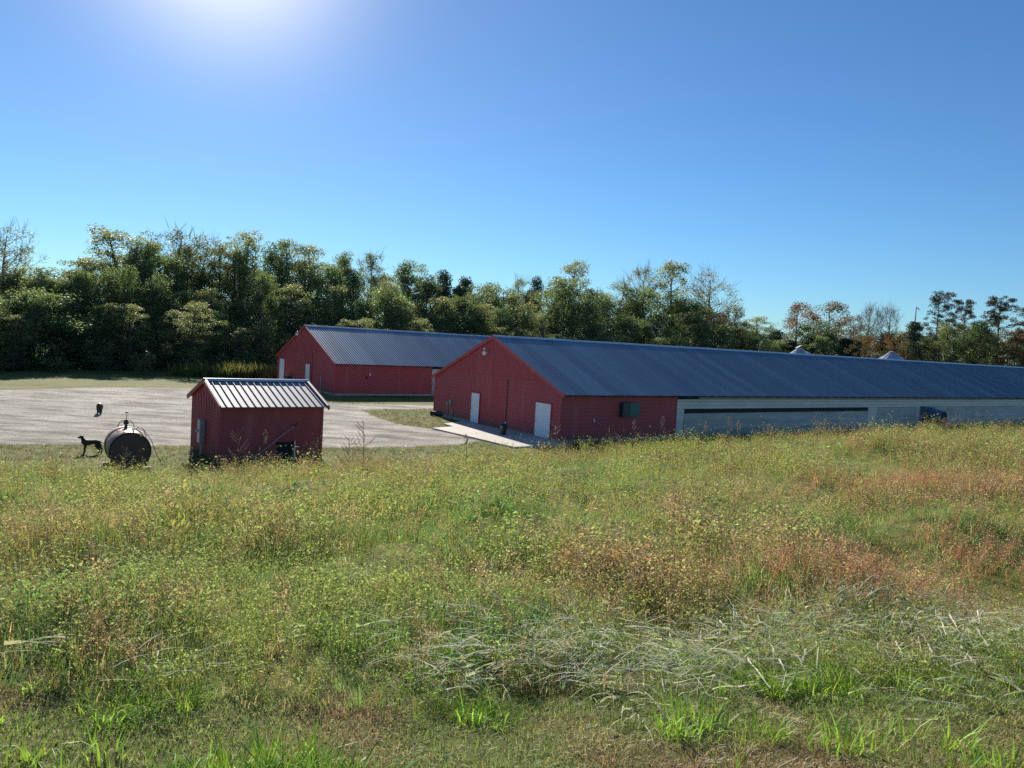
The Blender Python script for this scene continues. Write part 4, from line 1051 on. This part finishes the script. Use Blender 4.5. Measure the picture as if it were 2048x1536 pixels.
mk('brown_weeds', WB, 6000, 12, 27, 'brown', ra, rv, M['weed'], .7, 1.2, 'brown and rusty seedy weeds on the far half of the slope', 'weeds')
mk('wild_grass', GR, 7500, 3.7, 12, 'grass', lambda X, Y: np.clip(.35+.5*greenness(X, Y)+.6*(1-patch(X, Y)), 0, 1), rv, M['weed'], .5, 1.1, 'long wild grass tufts on the near slope', 'grass')
mk('wild_grass', GR, 11000, 12, 27.5, 'grass', lambda X, Y: np.clip(.3+.5*greenness(X, Y)+.5*(1-patch(X, Y)), 0, 1), rv, M['weed'], .7, 1.25, 'wild grass tufts on the far half of the slope', 'grass')
mk('dry_weeds', FN, 2600, 3.9, 12, 'fine', lambda X, Y: .25+.75*redness(X, Y), rv, M['weed'], .6, 1.2, 'fine dry branching weeds, reddish, on the near slope', 'weeds')
mk('dry_weeds', FNF, 7000, 12, 26, 'fine', lambda X, Y: .25+.75*redness(X, Y), rv, M['weed'], .7, 1.2, 'fine dry branching weeds, reddish, on the far half of the slope', 'weeds')
mk('low_grass', GRS, 13000, 3.6, 12, 'grass', lambda X, Y: Y*0+.8, rv, M['weed'], .5, 1.1, 'short dense grass under the weeds of the slope', 'grass')
def spots(name, protos, pts, n, sd_, col, sc, mat, label, cat, jit=.25):
    X = np.concatenate([rv.normal(x, sx, int(n*wt)) for x, y, sx, sy, wt in pts]); Y = np.concatenate([rv.normal(y, sy, int(n*wt)) for x, y, sx, sy, wt in pts])
    k = Y > 2.4; X, Y = X[k], Y[k]
    c = np.array(col)[rv.integers(0, len(col), len(X))]*(1-jit+2*jit*rv.random((len(X), 1)))
    return scatter(name, protos, np.stack([X, Y, terr(X, Y)-.01], 1), c, sc[0]+(sc[1]-sc[0])*rv.random(len(X)), mat, rv, label=label, cat=cat)
spots('broad_bladed_grass', WIDE, [(.05, 4.62, .16, .14, 1), (1.65, 4.15, .22, .1, 1.3), (2.45, 4.25, .25, .08, .6), (-.07, 3.75, .08, .06, .5), (-1.75, 3.6, .2, .14, 1), (-.75, 10, .7, .7, 1.4), (.8, 4.9, .3, .2, .7), (3.9, 9.4, .6, .35, .8), (-2.9, 4.8, .35, .6, .8)],
      42, 0, [(.24, .42, .06), (.17, .32, .05), (.32, .42, .08)], (.3, .75), M['weed'], 'bright green broad-bladed grass clumps scattered on the slope', 'grass')
spots('mown_grass_tufts', [p_grass(rv, 16, .17, .007, .07, 1.4, 3) for _ in range(4)], [(-.95, 2.75, .22, .16, 1), (-.65, 2.85, .15, .1, .6), (1.1, 2.7, .2, .1, .3), (-2.1, 2.7, .3, .2, .5), (2.3, 3.3, .2, .1, .3), (1.2, 3.6, .3, .1, .3)],
      55, 0, [(.30, .46, .07), (.24, .40, .06)], (.7, 1.5), M['turf'], 'bright green tufts in the mown strip at the bottom of the photo', 'grass')
X, Y = sample(4200, 3.6, 8.5, .8, rv, 1.2); k = rv.random(len(X)) < strawz(X, Y)*.8; X, Y = X[k], Y[k]
c = np.array([(.36, .38, .30), (.42, .38, .27), (.25, .30, .20), (.50, .47, .38)])[rv.integers(0, 4, len(X))]
scatter('flopped_grass', ST, np.stack([X, Y, terr(X, Y)+.02+rv.random(len(X))*.13*np.clip((Y-mown(X))/.6, 0, 1)], 1), c*1.4, .45+.6*rv.random(len(X)), M['straw'], rv, .1, 'long pale flopped-over grass blades, mostly at the right near the mown edge', 'grass')
X = np.concatenate([rv.normal(-3.1, 1.1, 60), rv.normal(-1.2, .9, 35), rv.uniform(-8, 8, 120)]); Y = np.concatenate([rv.normal(7.5, .9, 60), rv.normal(8.3, .6, 35), rv.uniform(6, 14, 120)])
scatter('foxtail_grass', FX, np.stack([X, Y, terr(X, Y)], 1), np.tile(np.array([(.24, .22, .12)]), (len(X), 1)), .8+.5*rv.random(len(X)), M['weed'], rv, .1, 'foxtail grass with pale furry seed heads, thickest at the left of the slope', 'grass')
spots('rusty_weeds', FN, [(8.0, 12.4, 1.5, .55, 2.6), (5.9, 12.0, .6, .4, .6), (1.16, 7.0, .28, .25, .5), (2.9, 6.2, .25, .2, .35), (4.6, 7.9, .8, .8, .8)], 42, 0, [(.42, .20, .165), (.38, .22, .16), (.40, .27, .19)], (.7, 1.15), M['weed'],
      'rusty red fine weeds in patches on the right half of the slope', 'weeds')
spots('dark_leafy_clumps', [p_weed(rv, 5, .38, .05, 14) for _ in range(4)], [(.03, 4.75, .14, .10, 1), (-.45, 3.75, .14, .07, .8), (-2.55, 4.6, .16, .16, 1), (-1.7, 3.75, .16, .1, .7), (1.55, 4.45, .2, .08, .9), (-1.3, 5.6, .2, .15, .6), (.9, 5.4, .25, .2, .6), (-3.6, 8.6, .5, .3, .8)],
      7, 0, [(.16, .28, .07), (.13, .23, .06), (.20, .30, .08)], (.35, .6), M['weed'], 'dark green leafy clumps with shade pockets near the mown edge', 'weeds')
# mown strip
n = 26000; X = rv.uniform(-5.2, 5.6, n); Y = 1.2+rv.random(n)*3.9; k = Y < mown(X)+.25; X, Y = X[k], Y[k]
pn = fbm(X, Y, 1.6, 61)[:, None]; c = np.where(pn > .55, np.array([[.27, .36, .13]]), np.where(pn > .42, np.array([[.36, .34, .18]]), np.array([[.35, .26, .18]])))*(.7+.6*rv.random((len(X), 1)))
c = np.where(rv.random((len(X), 1)) < .15, np.array([[.42, .35, .24]]), c)
scatter('mown_grass', TF, np.stack([X, Y, terr(X, Y)-.003], 1), c, .5+.9*rv.random(len(X)), M['turf'], rv, .2, 'short brown-green mown grass along the bottom of the photo', 'grass')
# taller dry weeds along the brow
n = 1500; X = rv.uniform(-13, 26, n); Y = rv.uniform(17, 24.5, n); k = (rv.random(n) < .25+.75*(X < 6)) & (terr(X, Y) > .35); X, Y = X[k], Y[k]
c = np.array([(.24, .19, .12), (.30, .26, .12), (.22, .26, .10), (.32, .20, .16)])[rv.integers(0, 4, len(X))]
scatter('brow_weeds', FN+FNF+GR[:2]+WB[:2], np.stack([X, Y, terr(X, Y)], 1), c, .9+1.0*rv.random(len(X))**2, M['weed'], rv, .1, 'taller dry weeds along the brow of the slope before the shed and barns', 'weeds')
# verge and yard grass
n = 30000; X = rv.uniform(-30, 4, n); Y = rv.uniform(24.5, 60, n)
sdv_ = poly_sd(X, Y, GP); inb = (terr(X, Y) < .6) & ((sdv_ < .5*rv.random(n))) & (X/Y > -.85)
lx = (X-2.74)*math.cos(YAW)+(Y-42.79)*math.sin(YAW); ly = -(X-2.74)*math.sin(YAW)+(Y-42.79)*math.cos(YAW)
lx2 = (X+14.95)*math.cos(YAW)+(Y-64.91)*math.sin(YAW); ly2 = -(X+14.95)*math.sin(YAW)+(Y-64.91)*math.cos(YAW)
sx_ = (X-SO[0])*math.cos(.639)+(Y-SO[1])*math.sin(.639); sy_ = -(X-SO[0])*math.sin(.639)+(Y-SO[1])*math.cos(.639)
inb &= ~((lx > -.2) & (ly > -.1) & (ly < 13.9)) & ~((lx > -4.4) & (ly < 7) & (ly > -1.5)) & ~((lx2 > -.2) & (ly2 > -.1)) & ~((sx_ > 0) & (sx_ < 4.3) & (sy_ > 0) & (sy_ < 4.3))
X, Y = X[inb], Y[inb]; pn = fbm(X, Y, .5, 71)[:, None]
c = np.where(pn > .5, np.array([[.13, .15, .045]]), np.array([[.17, .14, .065]]))*(.7+.6*rv.random((len(X), 1)))
scatter('verge_grass', [p_grass(rv, 7, .12, .012, .12, 1.0, 1) for _ in range(4)], np.stack([X, Y, terr(X, Y)-.005], 1), c, .5+.8*rv.random(len(X)), M['turf'], rv, .2, 'short dry grass between the slope, the gravel yard and the barns', 'grass')
# reeds before the wood
X = []; Y = []
for (x0, y0), (x1, y1), n in (((-33, 77.2), (-29.5, 79.6), 60), ((-30, 79), (-24, 81), 260), ((-29.5, 79.3), (-24.5, 80.5), 120)):
    t = rv.random(n); X += list(x0+(x1-x0)*t+rv.normal(0, .7, n)); Y += list(y0+(y1-y0)*t+rv.normal(0, .7, n))
X, Y = np.array(X), np.array(Y)
scatter('reeds', [p_grass(rv, 16, 1.55, .05, .3, .6) for _ in range(4)], np.stack([X, Y, X*0], 1), np.array([(.22, .23, .09), (.28, .25, .13), (.15, .19, .06)])[rv.integers(0, 3, len(X))], .7+.5*rv.random(len(X)), M['weed'], rv, .1, 'tall pale reeds before the wood left of the far barn', 'reeds')
# weeds at the foot of the near barn
X = rv.uniform(2.5, 60, 900); Y = 42.0+(X-2.74)*math.tan(YAW)-rv.random(900)**2*3.5-.2
scatter('wall_weeds', WDF, np.stack([X, Y, terr(X, Y)], 1), np.array([(.10, .12, .04), (.15, .13, .06)])[rv.integers(0, 2, 900)], .7+.8*rv.random(900), M['weed'], rv, .1, 'weeds along the foot of the near barn long wall', 'weeds')

# tall single weeds standing above the brow
def tall_weed(px, ytop, Y, style, label):
    t = at(px, ytop, Y); g = float(terr(t[0], Y)); h = t[2]-g
    rg = np.random.default_rng(int(px)); o = thing('tall_weed', label, 'weed', (t[0], Y, g), rg.random()*6)
    mb = MB(); mb.tube([(0, 0, 0), (.02*h, 0, h*.5), (0, .03*h, h)], [.007, .005, .003], 5)
    hd = MB()
    if style == 'branch':
        for k in range(11):
            z = h*(.35+.055*k); a = rg.random()*6.28; l = .22*(1.1-k*.06)*h
            mb.tube([(0, 0, z), (l*.5*math.cos(a), l*.5*math.sin(a), z+l*.35), (l*math.cos(a), l*math.sin(a), z+l*.95)], [.003, .0025, .002], 4)
            hd.tube([(0, 0, z+.02), (l*.5*math.cos(a), l*.5*math.sin(a), z+l*.42), (l*math.cos(a), l*math.sin(a), z+l*.97)], .004, 4)
            for j in range(4): hd.ball((l*math.cos(a)*(1-.16*j), l*math.sin(a)*(1-.16*j), z+l*(.95-.2*j)), .009, 6)
    else:
        for k in range(26):
            z = h*(.72+.27*k/26); r = .045*math.sin(math.pi*(k+2)/30)+.008; a = rg.random()*6.28
            hd.ball((r*math.cos(a), .03*h+r*math.sin(a), z), .011, 6, (1, 1, 1.8))
        for k in range(3):
            a = rg.random()*6.28; mb.tube([(0, 0, h*.3), (.12*math.cos(a), .12*math.sin(a), h*.5), (.3*math.cos(a), .3*math.sin(a), h*.45)], [.006, .006, .001], 4)
    mb.build('stem', M['stem'], o); hd.build('seed_head', M['seed'], o, smooth=True)
for a in ((730, 840, 16.5, 'branch', 'tall branching dry weed standing right of the shed against the gravel'), (700, 872, 17.5, 'branch', 'shorter branching weed just left of the tall one right of the shed'),
          (1268, 838, 20.5, 'plume', 'grass stalk with a dense reddish plume below the teal cabinet'), (1327, 832, 21, 'plume', 'single seed stalk before the right end of the red side wall'),
          (1111, 843, 20, 'branch', 'feathery reddish weed right of the near barn wide white door'), (1415, 842, 21, 'plume', 'seed stalk before the left part of the curtain wall'),
          (1463, 833, 21.5, 'plume', 'taller of two seed stalks before the curtain slot'), (1477, 840, 21.5, 'plume', 'shorter seed stalk right beside the taller one at the curtain slot'),
          (1540, 848, 21.8, 'plume', 'low seed stalk before the middle of the curtain'), (1748, 838, 22.5, 'plume', 'seed stalk before the pale post panel left of the fan'),
          (1652, 838, 22.5, 'plume', 'seed stalk just left of the post panel seed stalk'), (478, 858, 19.5, 'branch', 'feathery pale weed against the left of the shed front wall'),
          (528, 858, 19, 'plume', 'upright dry stalk against the middle of the shed front wall'), (637, 872, 18.5, 'branch', 'feathery weed at the right corner of the shed'), (385, 893, 18, 'plume', 'dry stalk at the left corner of the shed'),
          (251, 894, 19, 'branch', 'dry curling weed in front of the rusty tank'), (1237, 868, 20.2, 'branch', 'low brownish weed before the red side wall'), (935, 868, 19, 'plume', 'pale stalk leaning before the concrete slab')):
    tall_weed(*a)
